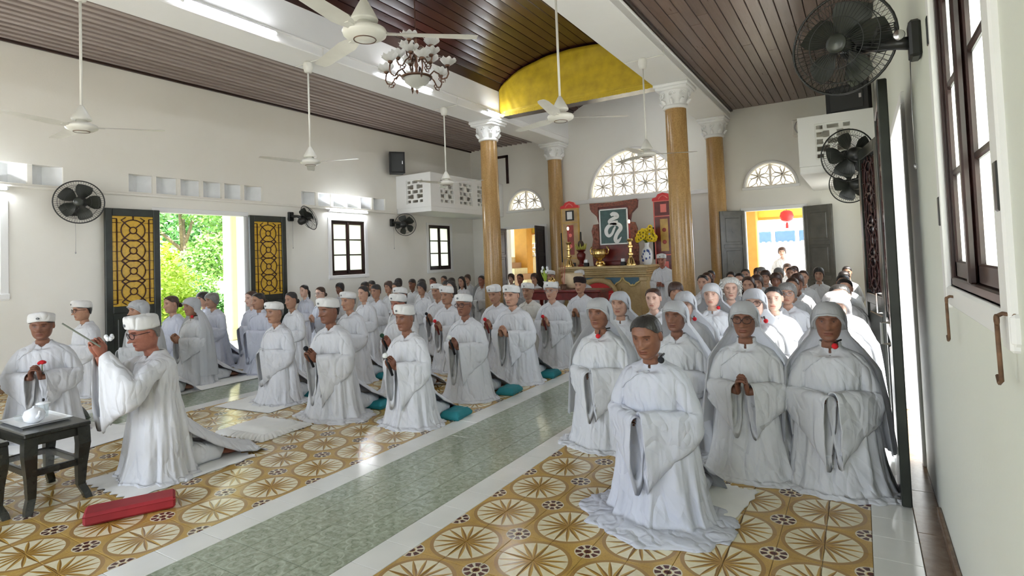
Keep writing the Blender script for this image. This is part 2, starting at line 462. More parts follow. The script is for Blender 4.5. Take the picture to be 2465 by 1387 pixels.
def plate(mb, a0, a1, b0, b1, d0, d1, holes=(), axis='x', mi=0):
    """rectangular slab a x b with rectangular holes; axis = direction of its thickness"""
    A = sorted({a0, a1, *[min(max(h[0], a0), a1) for h in holes], *[min(max(h[1], a0), a1) for h in holes]})
    B = sorted({b0, b1, *[min(max(h[2], b0), b1) for h in holes], *[min(max(h[3], b0), b1) for h in holes]})
    def solid(i, j):
        if i < 0 or j < 0 or i >= len(A) - 1 or j >= len(B) - 1: return False
        ca, cb = (A[i] + A[i + 1]) / 2, (B[j] + B[j + 1]) / 2
        return not any(h[0] < ca < h[1] and h[2] < cb < h[3] for h in holes)
    P = {'x': lambda a, b, d: (d, a, b), 'y': lambda a, b, d: (a, d, b), 'z': lambda a, b, d: (a, b, d)}[axis]
    for i in range(len(A) - 1):
        for j in range(len(B) - 1):
            if not solid(i, j): continue
            p, q, r, t = A[i], A[i + 1], B[j], B[j + 1]
            quads = [[(p, r, d0), (q, r, d0), (q, t, d0), (p, t, d0)], [(p, r, d1), (q, r, d1), (q, t, d1), (p, t, d1)]]
            if not solid(i - 1, j): quads.append([(p, r, d0), (p, t, d0), (p, t, d1), (p, r, d1)])
            if not solid(i + 1, j): quads.append([(q, r, d0), (q, t, d0), (q, t, d1), (q, r, d1)])
            if not solid(i, j - 1): quads.append([(p, r, d0), (q, r, d0), (q, r, d1), (p, r, d1)])
            if not solid(i, j + 1): quads.append([(p, t, d0), (q, t, d0), (q, t, d1), (p, t, d1)])
            for k in quads: mb.add([P(*c) for c in k], [(0, 1, 2, 3)], mi)
    import bmesh
    return mb


def weld(o):
    import bmesh
    bm = bmesh.new(); bm.from_mesh(o.data); bmesh.ops.remove_doubles(bm, verts=bm.verts[:], dist=1e-4)
    bmesh.ops.recalc_face_normals(bm, faces=bm.faces[:]); bm.to_mesh(o.data); bm.free(); return o


CAMINV = sc.camera.matrix_world.inverted()


def project(p):
    v = CAMINV @ Vector(p)
    if v.z > -.1: return None
    return CXP + FPX * v.x / -v.z, CYP - FPX * v.y / -v.z, -v.z


def build_floor():
    fl = MB(); fl.box(XL - .25, XR + .02, YF, YB + .25, -.12, -.006)
    floor = fl.obj('floor', 'grout'); tag(floor, 'tiled temple floor of patterned, green and white tiles', 'floor', kind='structure')
    zones = [(-.022, .175, 1, .197, .243, 3.71, 'tile_white', 'white_tile'), (-2.035, -.022, 10, .2013, .2, 2.647, 'tile_pattern', 'patterned_tile'),
             (-2.225, -2.035, 1, .19, .2435, 2.018, 'tile_white', 'white_tile'), (-3.03, -2.225, 4, .20125, .2012, 2.07, 'tile_green', 'green_tile'),
             (-3.25, -3.03, 1, .22, .243, 1.60, 'tile_white', 'white_tile'), (-6.08, -3.25, 14, .2021, .2, 2.647, 'tile_pattern', 'patterned_tile'),
             (-6.28, -6.08, 1, .2, .243, 1.6, 'tile_white', 'white_tile'), (-7.05, -6.28, 4, .1925, .2012, 2.07, 'tile_green', 'green_tile'),
             (-7.25, -7.05, 1, .2, .243, 1.6, 'tile_white', 'white_tile'), (XL, -7.25, 11, .1955, .2, 2.647, 'tile_pattern', 'patterned_tile'),
             (.175, XR, 1, .125, .60, 3.0, 'tile_brown', 'brown_tile')]
    tiles = []
    for x0, x1, nx, wx, ly, ph, mat, nm in zones:
        k0 = math.floor((YF - ph) / ly); k1 = math.ceil((YB - ph) / ly)
        for i in range(nx):
            for k in range(k0, k1):
                cx, cy = x0 + wx * (i + .5), ph + ly * (k + .5)
                if cy < YF or cy > YB: continue
                q = project((cx, cy, 0)); s = 0
                if q and -40 < q[0] < 2505 and 0 < q[1] < 1440: s = wx * ly / q[2] ** 3
                tiles.append((s, cx, cy, wx, ly, mat, nm))
    tiles.sort(key=lambda t: -t[0])
    cache = {}; rest = MB(); mats = ['tile_pattern', 'tile_green', 'tile_white', 'tile_brown']
    for n, (s, cx, cy, wx, ly, mat, nm) in enumerate(tiles):
        a, b = wx / 2 - .0012, ly / 2 - .0012; c = .002
        vs = [(-a, -b, -.012), (a, -b, -.012), (a, b, -.012), (-a, b, -.012), (-a, -b, -.0015), (a, -b, -.0015), (a, b, -.0015), (-a, b, -.0015),
              (-a + c, -b + c, 0), (a - c, -b + c, 0), (a - c, b - c, 0), (-a + c, b - c, 0)]
        fs = [(0, 1, 5, 4), (1, 2, 6, 5), (2, 3, 7, 6), (3, 0, 4, 7), (4, 5, 9, 8), (5, 6, 10, 9), (6, 7, 11, 10), (7, 4, 8, 11), (8, 9, 10, 11)]
        if n < 300 and s > 0:
            key = (round(wx, 4), round(ly, 4), mat)
            if key not in cache: cache[key] = MB().add(vs, fs).mesh('tile', mat, fixn=False)
            link(nm, cache[key], floor, (cx, cy, 0))
        else:
            rest.add([(x + cx, y + cy, z) for x, y, z in vs[4:]], [(4, 5, 6, 7), (0, 1, 5, 4), (1, 2, 6, 5), (2, 3, 7, 6), (3, 0, 4, 7)], mats.index(mat))
    me = rest.mesh('far_tiles', mats, fixn=False)
    o = link('far_tiles', me, floor); o['kind'] = 'stuff'


build_floor()

LUN = [(-7.65, 2.80, .50), (NC, 2.93, 1.09), (-1.57, 2.84, .48)]
DOOR_L, DOOR_R = (-8.29, -7.07, 2.31), (-2.13, -.96, 2.34)
SIDE_DOOR = (4.73, 6.25, 2.44)
WIN_L = [(8.23, 9.17), (11.41, 12.31), (1.80, 2.80)]
VENTS = [(4.34, 6.62), (7.50, 9.86), (1.25, 3.50)]


def build_walls():
    # left wall
    holes = [(SIDE_DOOR[0], SIDE_DOOR[1], 0, SIDE_DOOR[2])] + [(a, b, 1.27, 2.43) for a, b in WIN_L] + [(a, b, 2.72, 2.99) for a, b in VENTS]
    wl = weld(plate(MB(), YF, YB + .25, -.1, 5.0, XL - .25, XL, holes, 'x').obj('wall_left', 'wall')); wl['kind'] = 'structure'
    fin = {}
    for a, b in VENTS:
        n = max(4, round((b - a) / .19)); n += n % 2; st = (b - a) / n
        for i in range(n):
            d0, d1 = (-.03, -.17) if i % 2 == 0 else (-.17, -.03)
            y0, y1 = a + i * st, a + (i + 1) * st
            m = MB().prism([(XL + d0, y0), (XL + d1, y1), (XL + d1 - .02, y1), (XL + d0 - .02, y0)], 2.72, 2.99, 'z')
            m.obj('vent_fin', 'vent_white', wl)
            if i % 2 == 0 and i: MB().box(XL - .06, XL - .012, y0 - .028, y0 + .028, 2.72, 2.99).obj('vent_post', 'wall', wl)
    # right wall (mirror of the left one)
    holes = [(SIDE_DOOR[0], SIDE_DOOR[1], 0, SIDE_DOOR[2]), (1.82, 2.86, 1.30, 2.50), (8.23, 9.17, 1.27, 2.43), (11.41, 12.31, 1.27, 2.43)]
    wr = weld(plate(MB(), YF, YB + .25, -.1, 5.0, XR, XR + .25, holes, 'x').obj('wall_right', 'wall_green')); wr['kind'] = 'structure'
    # altar wall
    holes = [(DOOR_L[0], DOOR_L[1], 0, DOOR_L[2]), (DOOR_R[0], DOOR_R[1], 0, DOOR_R[2])] + [(c - r, c + r, z, z + r) for c, z, r in LUN]
    mb = plate(MB(), XL - .25, XR + .25, -.1, 6.0, YB, YB + .25, holes, 'y')
    for c, z, r in LUN:
        for s in (-1, 1):
            arc = [(c + s * r * math.cos(q), z + r * math.sin(q)) for q in (math.pi / 2 * i / 14 for i in range(15))]
            mb.prism(arc + [(c + s * r, z + r)], YB + .002, YB + .248, 'y')
    wb = mb.obj('wall_back', 'wall'); wb['kind'] = 'structure'
    # unseen wall added behind the camera; three openings sized to cut the entering light
    holes = [(NC - 1.4, NC + 1.4, 0, 3.0), (-8.4, -7.2, 0, 2.4), (-1.9, -.6, 0, 2.4)]
    weld(plate(MB(), XL - .25, XR + .25, -.1, 6.0, YF - .25, YF, holes, 'y').obj('wall_front', 'wall'))['kind'] = 'structure'
    # slim ledges
    MB().bevbox(XL, XL + .035, YF, 10.2, 2.655, 2.695, .008).obj('trim_1', 'wall')['kind'] = 'structure'
    MB().bevbox(-6.45, -2.75, YB - .05, YB, 2.80, 2.90, .01).obj('trim_2', 'white_paint')['kind'] = 'structure'
    # beams over the two colonnades
    for i, (a, b) in enumerate(((-6.89, -6.27), (-2.94, -2.31))):
        m = MB(); m.bevbox(a, b, YF, YB, ZB, ZN + .03, .012); m.bevbox(a - .02, b + .02, YF, YB, ZB + .13, ZB + .16, .006)
        m.obj('trim_%d' % (3 + i), 'white_paint')['kind'] = 'structure'
    # brown skirting of the far side wall parts
    for nm, x0, x1 in (('baseboard_left', XL, XL + .02),):
        m = MB()
        for y0, y1 in ((YF, SIDE_DOOR[0]), (SIDE_DOOR[1], YB)): m.bevbox(x0, x1, y0, y1, 0, .14, .004)
        m.obj(nm, 'tile_brown')['kind'] = 'structure'
    m = MB()
    for y0, y1 in ((YF, 3.86), (7.1, YB)): m.bevbox(XR - .02, XR, y0, y1, 0, .05, .004)
    m.obj('baseboard_right', 'tile_brown')['kind'] = 'structure'


build_walls()


def vault_z(x):
    d = min(abs(x - NC) / 1.68, 1)
    return ZN + .57 * max(1 - d * d, 0) ** .6


def build_ceiling():
    ce = struct('ceiling')
    MB().box(XL - .2, -6.8, YF, YB, ZA + .045, ZA + .12).obj('backing_board', 'dark_wood', ce)
    MB().box(-2.4, XR + .2, YF, YB, ZA + .045, ZA + .12).obj('backing_board', 'dark_wood', ce)
    # left aisle: lapped boards, each with its front edge hanging a little
    n = 16; wd = (-6.89 - XL) / n
    for i in range(n):
        x0 = XL + i * wd
        MB().prism([(x0 + .026, ZA + .010), (x0 + wd - .010, ZA - .012), (x0 + wd - .002, ZA - .006), (x0 + wd - .002, ZA + .036), (x0 + .026, ZA + .036)], YF, YB, 'y').obj('plank', 'plank_left', ce)
    # right aisle: flat boards with open joints; butt joints along their length
    n = 17; wd = (XR + 2.31) / n
    for i in range(n):
        x0 = -2.31 + i * wd; cut = [YF, 1.2 + rnd.random() * 4, 6 + rnd.random() * 4, YB]
        for j in range(3):
            MB().bevbox(x0 + .004, x0 + wd - .004, cut[j] + .002, cut[j + 1] - .002, ZA, ZA + .04, .006).obj('plank', 'plank_dark', ce)
    MB().bevbox(-2.31, -2.25, YF, YB, ZA - .035, ZA + .01, .008).obj('cornice_strip', 'dark_wood', ce)
    MB().bevbox(XL, XL + .05, YF, YB, ZA - .03, ZA + .01, .008).obj('cornice_strip', 'dark_wood', ce)
    # nave: boarded barrel vault
    xs = [-6.27 + (3.33) * .5 * (1 - math.cos(math.pi * i / 22)) * 1.0 for i in range(23)]
    xs = [(-6.27 + 3.33 * i / 22) * .55 + x * .45 for i, x in enumerate(xs)]
    pts = [(x, vault_z(x)) for x in xs]; pts[0] = (-6.29, ZN); pts[-1] = (-2.92, ZN)
    back = MB()
    for i in range(22):
        a, b = Vector(pts[i]), Vector(pts[i + 1]); t = (b - a).normalized(); nn = Vector((-t.y, t.x)); g = .005
        a2, b2 = a + t * g, b - t * g
        MB().prism([tuple(a2 + nn * .004), tuple(a2 + t * .004), tuple(b2 - t * .004), tuple(b2 + nn * .004), tuple(b2 + nn * .03), tuple(a2 + nn * .03)], YF, YB, 'y').obj('plank', 'plank_red', ce)
        back.prism([tuple(a + nn * .031), tuple(b + nn * .031), tuple(b + nn * .07), tuple(a + nn * .07)], YF, YB, 'y')
    back.obj('backing_board', 'dark_wood', ce)
    # wooden board across the nave behind the yellow valance
    MB().bevbox(-6.27, -2.94, 10.12, 10.42, 4.475, 5.60, .01).obj('trim_5', 'plank_red')['kind'] = 'structure'
    # flat roof slab closing the building above
    MB().box(XL - .6, XR + .6, YF - .2, YB + .6, 6.0, 6.12).obj('roof_slab', 'concrete', ce)


build_ceiling()


def column(x, y, label):
    t = thing('column', label, 'column', (x, y, 0))
    MB().lathe([(.26, 0), (.26, .10), (.24, .12), (.225, .18), (.20, .22)], n=32).obj('base', 'altar_stone', t, sharp=40)
    m = MB().lathe([(.192, .22), (.192, 1.4), (.186, 2.6), (.178, 4.0)], n=40); m.obj('shaft', 'column_paint', t, sharp=60)
    c = MB().lathe([(.18, 3.98), (.205, 3.99), (.212, 4.015), (.20, 4.04), (.19, 4.05), (.195, 4.10), (.215, 4.18), (.25, 4.26), (.262, 4.285), (.24, 4.29)], n=32)
    c.bevbox(-.275, .275, -.275, .275, 4.29, 4.345, .015); c.bevbox(-.30, .30, -.30, .30, 4.34, 4.40, .012)
    for k in range(8):                                   # scrolls and leaves round the bell
        q = math.pi / 4 * k; ca, sa = math.cos(q), math.sin(q)
        tp = []
        for j in range(15):
            a = j / 14 * 3.2 * math.pi; rr = .062 * (1 - j / 17)
            u, v = rr * math.cos(a), rr * math.sin(a)
            tp.append((ca * .245 - sa * u, sa * .245 + ca * u, 4.215 + v))
        c.tube(tp, .013, 6)
        c.tube([(ca * .20, sa * .20, 4.06), (ca * .225, sa * .225, 4.10), (ca * .262, sa * .262, 4.13), (ca * .25, sa * .25, 4.155)], [.035, .038, .025, .006], 6)
    c.obj('capital', 'white_paint', t, sharp=50)
    return t


column(-6.60, 10.10, 'golden brown round column with white scroll capital beside the left balcony')
column(-6.60, 13.18, 'golden brown round column against the altar wall, left of the altar')
column(-2.63, 10.06, 'golden brown round column with white scroll capital in front of the altar, right side')
column(-2.63, 13.18, 'golden brown round column against the altar wall beside the panelled door')


# ------------------------------------------------------------------ windows, doors, lunettes
def casement(name, xin, s, y0, y1, z0, z1, label):
    """two-leaf window of 2 x 3 panes in a side wall; s = +1 when the room is on the +X side"""
    w = struct(name, label); X = lambda d: xin + s * d
    def bx(m, d0, d1, a, b, c, d, bev=.006):
        m.bevbox(min(X(d0), X(d1)), max(X(d0), X(d1)), a, b, c, d, bev)
    m = MB()
    for a, b, c, d in ((y0 - .09, y0, z0 - .09, z1 + .06), (y1, y1 + .09, z0 - .09, z1 + .06), (y0, y1, z1, z1 + .06)): bx(m, -.01, .018, a, b, c, d)
    m.obj('surround', 'white_paint', w)
    m = MB(); bx(m, -.02, .03 if s > 0 else .016, y0 - .10, y1 + .10, z0 - .075, z0 - .0, .008); m.obj('sill', 'white_paint', w)
    m = MB()
    for a, b, c, d in ((y0, y0 + .035, z0, z1), (y1 - .035, y1, z0, z1), (y0, y1, z0, z0 + .035), (y0, y1, z1 - .035, z1)): bx(m, -.09, .0, a, b, c, d)
    m.obj('frame', 'window_wood', w)
    ym = (y0 + y1) / 2
    for a, b in ((y0 + .035, ym - .002), (ym + .002, y1 - .035)):
        m = MB(); st = .045
        for p, q, c, d in ((a, a + st, z0 + .035, z1 - .035), (b - st, b, z0 + .035, z1 - .035), (a, b, z0 + .035, z0 + .10), (a, b, z1 - .035 - st, z1 - .035)): bx(m, -.055, -.012, p, q, c, d)
        zz = [z0 + .10, 0, 0, z1 - .08]; zz[1] = zz[0] + (zz[3] - zz[0]) / 3; zz[2] = zz[0] + (zz[3] - zz[0]) * 2 / 3
        for k in (1, 2): bx(m, -.05, -.018, a + st, b - st, zz[k] - .014, zz[k] + .014)
        leaf = m.obj('casement', 'window_wood', w)
        for k in range(3):
            g = MB(); bx(g, -.036, -.030, a + st - .004, b - st + .004, zz[k], zz[k + 1], .001); g.obj('pane', 'pane_frost', leaf)
    m = MB(); bx(m, -.012, .012, ym - .022, ym + .022, z0 + .035, z1 - .035); m.obj('cover_strip', 'window_wood', w)
    return w


casement('window_1', XL, 1, 8.23, 9.17, 1.27, 2.43, 'dark framed six pane window below the wall lamp')
casement('window_2', XL, 1, 11.41, 12.31, 1.27, 2.43, 'dark framed six pane window under the balcony')
casement('window_3', XL, 1, 1.80, 2.80, 1.27, 2.43, 'dark framed window near the entrance of the left wall')
w4 = casement('window_4', XR, -1, 1.82, 2.86, 1.30, 2.50, 'dark varnished casement window close up in the right wall')
for y in (2.92, 1.76):
    for z in (1.60, 2.35):
        MB().bevbox(XR - .022, XR - .002, y - .02, y + .02, z - .06, z + .06, .004).obj('hinge', 'fan_black', w4)
for y, zt, l in ((2.70, 1.262, .150), (1.76, 1.292, .150)):     # iron hooks hanging below the sill
    m = MB(); x = XR - .035
    m.tube([(x + .03, y - .03, zt + .005), (x + .01, y - .01, zt + .008), (x, y, zt)], .005, 6)
    m.tube([(x, y + .010 * math.cos(q), zt - .008 + .010 * math.sin(q)) for q in (2 * math.pi * i / 10 for i in range(11))], .0045, 6)
    m.tube([(x, y, zt - .015), (x, y - .004, zt - l * .5), (x, y - .012, zt - l), (x, y + .014, zt - l - .010), (x, y + .03, zt - l + .006)], .005, 6)
    m.obj('hook', 'rust', w4, smooth=True)


def lunette(name, c, z, r, cell, label):
    w = struct(name, label); y = YB + .06
    m = MB(); arc = [(c + (r + .035) * math.cos(q), YB - .012, z + (r + .035) * math.sin(q)) for q in (math.pi * i / 32 for i in range(33))]
    m.tube(arc, .035, 6); m.bevbox(c - r - .09, c + r + .09, YB - .04, YB + .02, z - .06, z, .008); m.obj('surround', 'white_paint', w, sharp=40)
    MB().prism([(c + r * math.cos(q), z + r * math.sin(q)) for q in (math.pi * i / 28 for i in range(29))][::-1], y + .10, y + .106, 'y').obj('pane', 'pane_cream', w)
    m = MB(); inside = lambda a, b: (a - c) ** 2 + (b - z) ** 2 <= (r + .01) ** 2
    n = math.ceil(2 * r / cell); x0 = c - n * cell / 2; nz = math.ceil(r / cell)
    for i in range(n + 1):
        x = x0 + i * cell; h = r * r - (x - c) ** 2
        if h > .004: m.box(x - .022, x + .022, y, y + .08, z, z + math.sqrt(h))
    for j in range(1, nz):
        hw = math.sqrt(max(r * r - (j * cell) ** 2, 0))
        if hw: m.box(c - hw, c + hw, y + .006, y + .074, z + j * cell - .02, z + j * cell + .02)
    m.box(c - r, c + r, y + .003, y + .077, z, z + .025)
    m.obj('bars', 'grille_pink', w)
    m = MB()
    def seg(pts):
        run = []
        for p in pts:
            if inside(*p) and p[1] > z: run.append((p[0], y + .04, p[1]))
            else:
                if len(run) > 1: m.tube(run, .013, 5)
                run = []
        if len(run) > 1: m.tube(run, .013, 5)
    for i in range(n):
        for j in range(nz):
            px, pz = x0 + (i + .5) * cell, z + (j + .5) * cell
            for k in range(8):
                q = math.pi / 4 * k; L = cell * (.5 if k % 2 == 0 else .66); wd = cell * (.095 if k % 2 == 0 else .13)
                for s in (-1, 1):
                    seg([(px + math.cos(q) * L * t - math.sin(q) * s * wd * math.sin(math.pi * t), pz + math.sin(q) * L * t + math.cos(q) * s * wd * math.sin(math.pi * t)) for t in (k2 / 12 for k2 in range(13))])
    m.obj('petal_lattice', 'grille_pink', w, smooth=True)


lunette('window_5', *LUN[0], .50, 'half round lattice window above the left altar wall door')
lunette('window_6', *LUN[1], .545, 'large half round petal lattice window above the altar')
lunette('window_7', *LUN[2], .48, 'half round lattice window above the panelled door')


def lattice_leaf(parent, W, H, pane, name='door_leaf'):
    """door leaf in local x (width) / z, thickness about y = 0, with ironwork of circles over coloured glass"""
    m = MB(); t = .025; st = .095; zb = .98
    for a, b, c, d in ((0, st, 0, H), (W - st, W, 0, H), (st, W - st, H - .11, H), (st, W - st, zb - .10, zb), (st, W - st, 0, .16)): m.bevbox(a, b, -t, t, c, d, .006)
    m.bevbox(st - .005, W - st + .005, -.010, .010, .15, zb - .09, .004); m.bevbox(st + .06, W - st - .06, -.019, .019, .23, zb - .18, .012)
    leaf = m.obj(name, 'door_paint', parent)
    x0, x1, z0, z1 = st, W - st, zb, H - .11
    MB().box(x0 - .004, x1 + .004, .0, .006, z0 - .004, z1 + .004).obj('glass_pane', pane, leaf)
    l = MB(); y = -.010; cx = (x0 + x1) / 2; n = 4; h = (z1 - z0 - .12) / n; rx, rz = (x1 - x0) * .29, h * .52; r = .0085
    T = lambda pts, rr=r: l.tube([(a, y, b) for a, b in pts], rr, 5)
    for k in range(n):
        cz = z0 + .06 + h * (k + .5)
        T(ell(cx, cz, rx, rz, 28)); T(ell(cx, cz, rx * .30, rx * .30, 16))
        for sx in (-1, 1):
            for sz in (-1, 1):
                T([(cx + sx * rx * .21, cz + sz * rx * .21), (cx + sx * rx * .98, cz + sz * h * .5)])
                T([(cx + sx * rx * .98, cz + sz * h * .5), (cx + sx * rx * .62, cz + sz * h * .63)], .007)
    e = (x1 - x0) * .11
    for a in (x0 + e, x1 - e): T([(a, z0 + .04), (a, z1 - .04)])
    T([(x0 + e, z1 - .04), (x0, z1 - .04)], .006); T([(x1 - e, z1 - .04), (x1, z1 - .04)], .006)
    T([(x0 + e, z0 + .04), (x0, z0 + .04)], .006); T([(x1 - e, z0 + .04), (x1, z0 + .04)], .006)
    T([(cx, z1), (cx, z1 - .06)]); T([(cx, z0), (cx, z0 + .06)])
    for k in range(9):
        zz = z0 + (z1 - z0) * (k + .7) / 9.4
        T([(x0, zz), (x0 + e, zz)], .004); T([(x1 - e, zz), (x1, zz)], .004); T([(x0 + e, zz), (cx - rx * .98, zz)], .0035); T([(x1 - e, zz), (cx + rx * .98, zz)], .0035)
    l.obj('iron_lattice', 'lattice_iron', leaf, smooth=True)
    return leaf


def panel_leaf(parent, W, H, mat='door_wood_plain', name='door_leaf'):
    m = MB(); t = .02; st = .07; rails = [0, .14, .80, .90, 1.52, 1.60, H - .10, H]
    m.bevbox(0, st, -t, t, 0, H, .005); m.bevbox(W - st, W, -t, t, 0, H, .005)
    for a, b in ((0, .14), (.80, .90), (1.52, 1.60), (H - .10, H)): m.bevbox(st, W - st, -t, t, a, b, .005)
    for a, b in ((.14, .80), (.90, 1.52), (1.60, H - .10)):
        m.box(st, W - st, -.008, .008, a, b); m.bevbox(st + .05, W - st - .05, -.016, .016, a + .05, b - .05, .010)
        zc = (a + b) / 2; m.prism([(W / 2 - .03, zc), (W / 2, zc - .055), (W / 2 + .03, zc), (W / 2, zc + .055)], -.019, .019, 'y')
    return m.obj(name, mat, parent)


def hang(name, label, pos, rz):
    d = struct(name, label); d.location = pos; d.rotation_euler = (0, 0, rz); return d


plain('yellow_glass', (.66, .40, .035), .25, var=.15, scale=25); plain('backlit_glass', (.035, .030, .035), .15, var=.4, scale=20)  # right leaves: yellow glass seen against the light, its darkness put into the colour
d = hang('door_1', 'yellow glass lattice door leaf folded back on the left wall, nearer the entrance', (XL + .10, 3.96, .01), R_(90)); lattice_leaf(d, .765, 2.43, 'yellow_glass')
d = hang('door_2', 'yellow glass lattice door leaf folded back on the left wall, nearer the window', (XL + .10, 6.27, .01), R_(90)); lattice_leaf(d, .765, 2.43, 'yellow_glass')
d = hang('door_3', 'black lattice door leaf folded back on the right wall, edge towards the window', (.150, 4.70, .01), R_(-90)); lf = lattice_leaf(d, .82, 2.41, 'backlit_glass')
MB().tube([(.80, -.03, 1.02), (.80, -.07, 1.02), (.80, -.07, .90), (.80, -.03, .90)], .008, 6).obj('handle', 'steel', lf)
d = hang('door_4', 'black lattice door leaf folded back on the right wall beyond the doorway', (.045, 7.12, .01), R_(-81)); lf = lattice_leaf(d, .90, 2.46, 'backlit_glass')
MB().tube([(.84, -.03, 1.02), (.84, -.07, 1.02), (.84, -.07, .84), (.84, -.03, .84)], .008, 6).obj('handle', 'steel', lf)
d = hang('door_5', 'grey panelled door leaf beside the column on the altar wall', (-2.13, 13.36, .01), R_(222)); panel_leaf(d, .58, 2.33)
d = hang('door_6', 'grey panelled door leaf opened against the altar wall under the right balcony', (-.96, 13.36, .01), R_(-26)); panel_leaf(d, .58, 2.33)
d = hang('door_7', 'brown door leaf standing open behind the left column', (-8.27, 13.36, .01), R_(-92)); panel_leaf(d, .60, 2.30, 'window_wood')
d = hang('door_8', 'brown door leaf standing open between the left column and the altar', (-7.08, 13.36, .01), R_(-84)); panel_leaf(d, .60, 2.30, 'window_wood')


def door_frame(name, axis, base, a0, a1, h, s):
    """painted lining round an opening"""
    m = MB(); t = .05
    for a, b, c, e in ((a0 - .07, a0 + .03, 0, h - .021), (a1 - .03, a1 + .07, 0, h - .021), (a0 - .07, a1 + .07, h - .02, h + .06)):
        lo, hi = sorted((base - s * .10, base + s * .02))
        if axis == 'x': m.bevbox(lo, hi, a, b, c, e, .006)
        else: m.bevbox(a, b, lo, hi, c, e, .006)
    m.obj(name, 'white_paint')['kind'] = 'structure'


door_frame('trim_6', 'x', XL, SIDE_DOOR[0], SIDE_DOOR[1], SIDE_DOOR[2], 1)
door_frame('trim_7', 'x', XR, SIDE_DOOR[0], SIDE_DOOR[1], SIDE_DOOR[2], -1)
door_frame('trim_8', 'y', YB, DOOR_L[0], DOOR_L[1], DOOR_L[2], -1)
door_frame('trim_9', 'y', YB, DOOR_R[0], DOOR_R[1], DOOR_R[2], -1)
# ------------------------------------------------------------------ balconies
def grille_plate(parent, axis, a0, a1, z0, z1, d0, d1):
    wa, wz = a1 - a0, z1 - z0; holes = []
    for k in range(5):
        zc = z0 + wz * (k + .5) / 5; hz = wz * (.055 if k in (0, 4) else .068)
        spans = [(.04, .22), (.34, .66), (.78, .96)] if k % 2 == 0 else [(.04, .40), (.60, .96)]
        for p, q in spans: holes.append((a0 + wa * p, a0 + wa * q, zc - hz, zc + hz))
        if k % 2: 
            for p, q in ((.22, .40), (.60, .78)): holes.append((a0 + wa * p, a0 + wa * q, zc - hz * 1.35, zc + hz * 1.35))
    return weld(plate(MB(), a0, a1, z0, z1, d0, d1, holes, axis).obj('pierced_grille', 'grille_white', parent))


def balcony(label, xw, s, gx, gy):
    """s = +1: hangs on the left wall; -1: on the right wall"""
    t = thing('balcony', label, 'balcony', (xw + s * .5, 11.8, 2.64)); O = Vector((xw + s * .5, 11.8, 2.64))
    y0, xe = 10.25, xw + s * 1.06; z0, z1 = 2.65, 3.56
    def put(m, nm, mat='white_paint'):
        m.xf(Matrix.Translation(-O)); return m.obj(nm, mat, t)
    xa, xb = sorted((xw + s * .004, xe)); YW = YB - .004
    put(MB().bevbox(xa, xb, y0, YW, z0, z0 + .12, .01), 'slab')
    fr = plate(MB(), xa, xb, z0 + .12, z1, y0, y0 + .09, [(gx[0], gx[1], 2.86, 3.43)], 'y'); fo = weld(put(fr, 'front_parapet'))
    ya, yb = sorted((xe, xe - s * .09))
    sd = plate(MB(), y0 + .09, YW, z0 + .12, z1, ya, yb, [(a, b, 2.86, 3.43) for a, b in gy], 'x'); so_ = weld(put(sd, 'side_parapet'))
    g = grille_plate(None, 'y', gx[0], gx[1], 2.86, 3.43, y0 + .025, y0 + .07); g.data.transform(Matrix.Translation(-O)); g.parent = t
    for a, b in gy:
        g = grille_plate(None, 'x', a, b, 2.86, 3.43, min(ya + .02, yb), max(yb - .02, ya)); g.data.transform(Matrix.Translation(-O)); g.parent = t
    return t


balcony('white balcony with pierced grilles hanging on the left wall beside the black speaker', XL, 1, (-9.08, -8.58), [(10.62, 11.15), (11.38, 11.92), (12.15, 12.70)])
balcony('white balcony with pierced grille hanging on the right wall above the open door', XR, -1, (-.52, -.02), [(10.62, 11.15), (11.38, 11.92), (12.15, 12.70)])
# narrow doorway frame on the altar wall above the left balcony
m = MB(); m.box(-8.95, -8.88, YB - .03, YB, 3.56, 4.35); m.box(-8.2, -8.13, YB - .03, YB, 3.56, 4.35); m.box(-8.95, -8.13, YB - .03, YB, 4.28, 4.35)
m.obj('trim_10', 'window_wood')['kind'] = 'structure'

# ------------------------------------------------------------------ loudspeakers
def speaker(label, loc, rz, w, h, d):
    t = thing('loudspeaker', label, 'speaker', loc, rz)
    m = MB().prism([(-w / 2, d / 2), (w / 2, d / 2), (w / 2 * .86, -d / 2), (-w / 2 * .86, -d / 2)][::-1], 0, h, 'z'); m.obj('cabinet', 'speaker_black', t)
    MB().bevbox(-w * .40, w * .40, d / 2, d / 2 + .012, .03, h - .03, .006).obj('grille_cloth', 'fan_black', t)
    MB().bevbox(-w * .36, -w * .30, d / 2 + .012, d / 2 + .016, h * .42, h * .58, .001).obj('name_plate', 'steel', t)
    MB().box(-.05, .05, -d / 2 - .06, -d / 2, h * .4, h * .6).obj('wall_bracket', 'fan_black', t)


speaker('black loudspeaker on the left wall above the balcony edge', (XL + .22, 10.05, 3.58), R_(-130), .36, .50, .26)
speaker('black loudspeaker standing on the right balcony', (-.02, 10.42, 3.56), R_(160), .60, .42, .28)

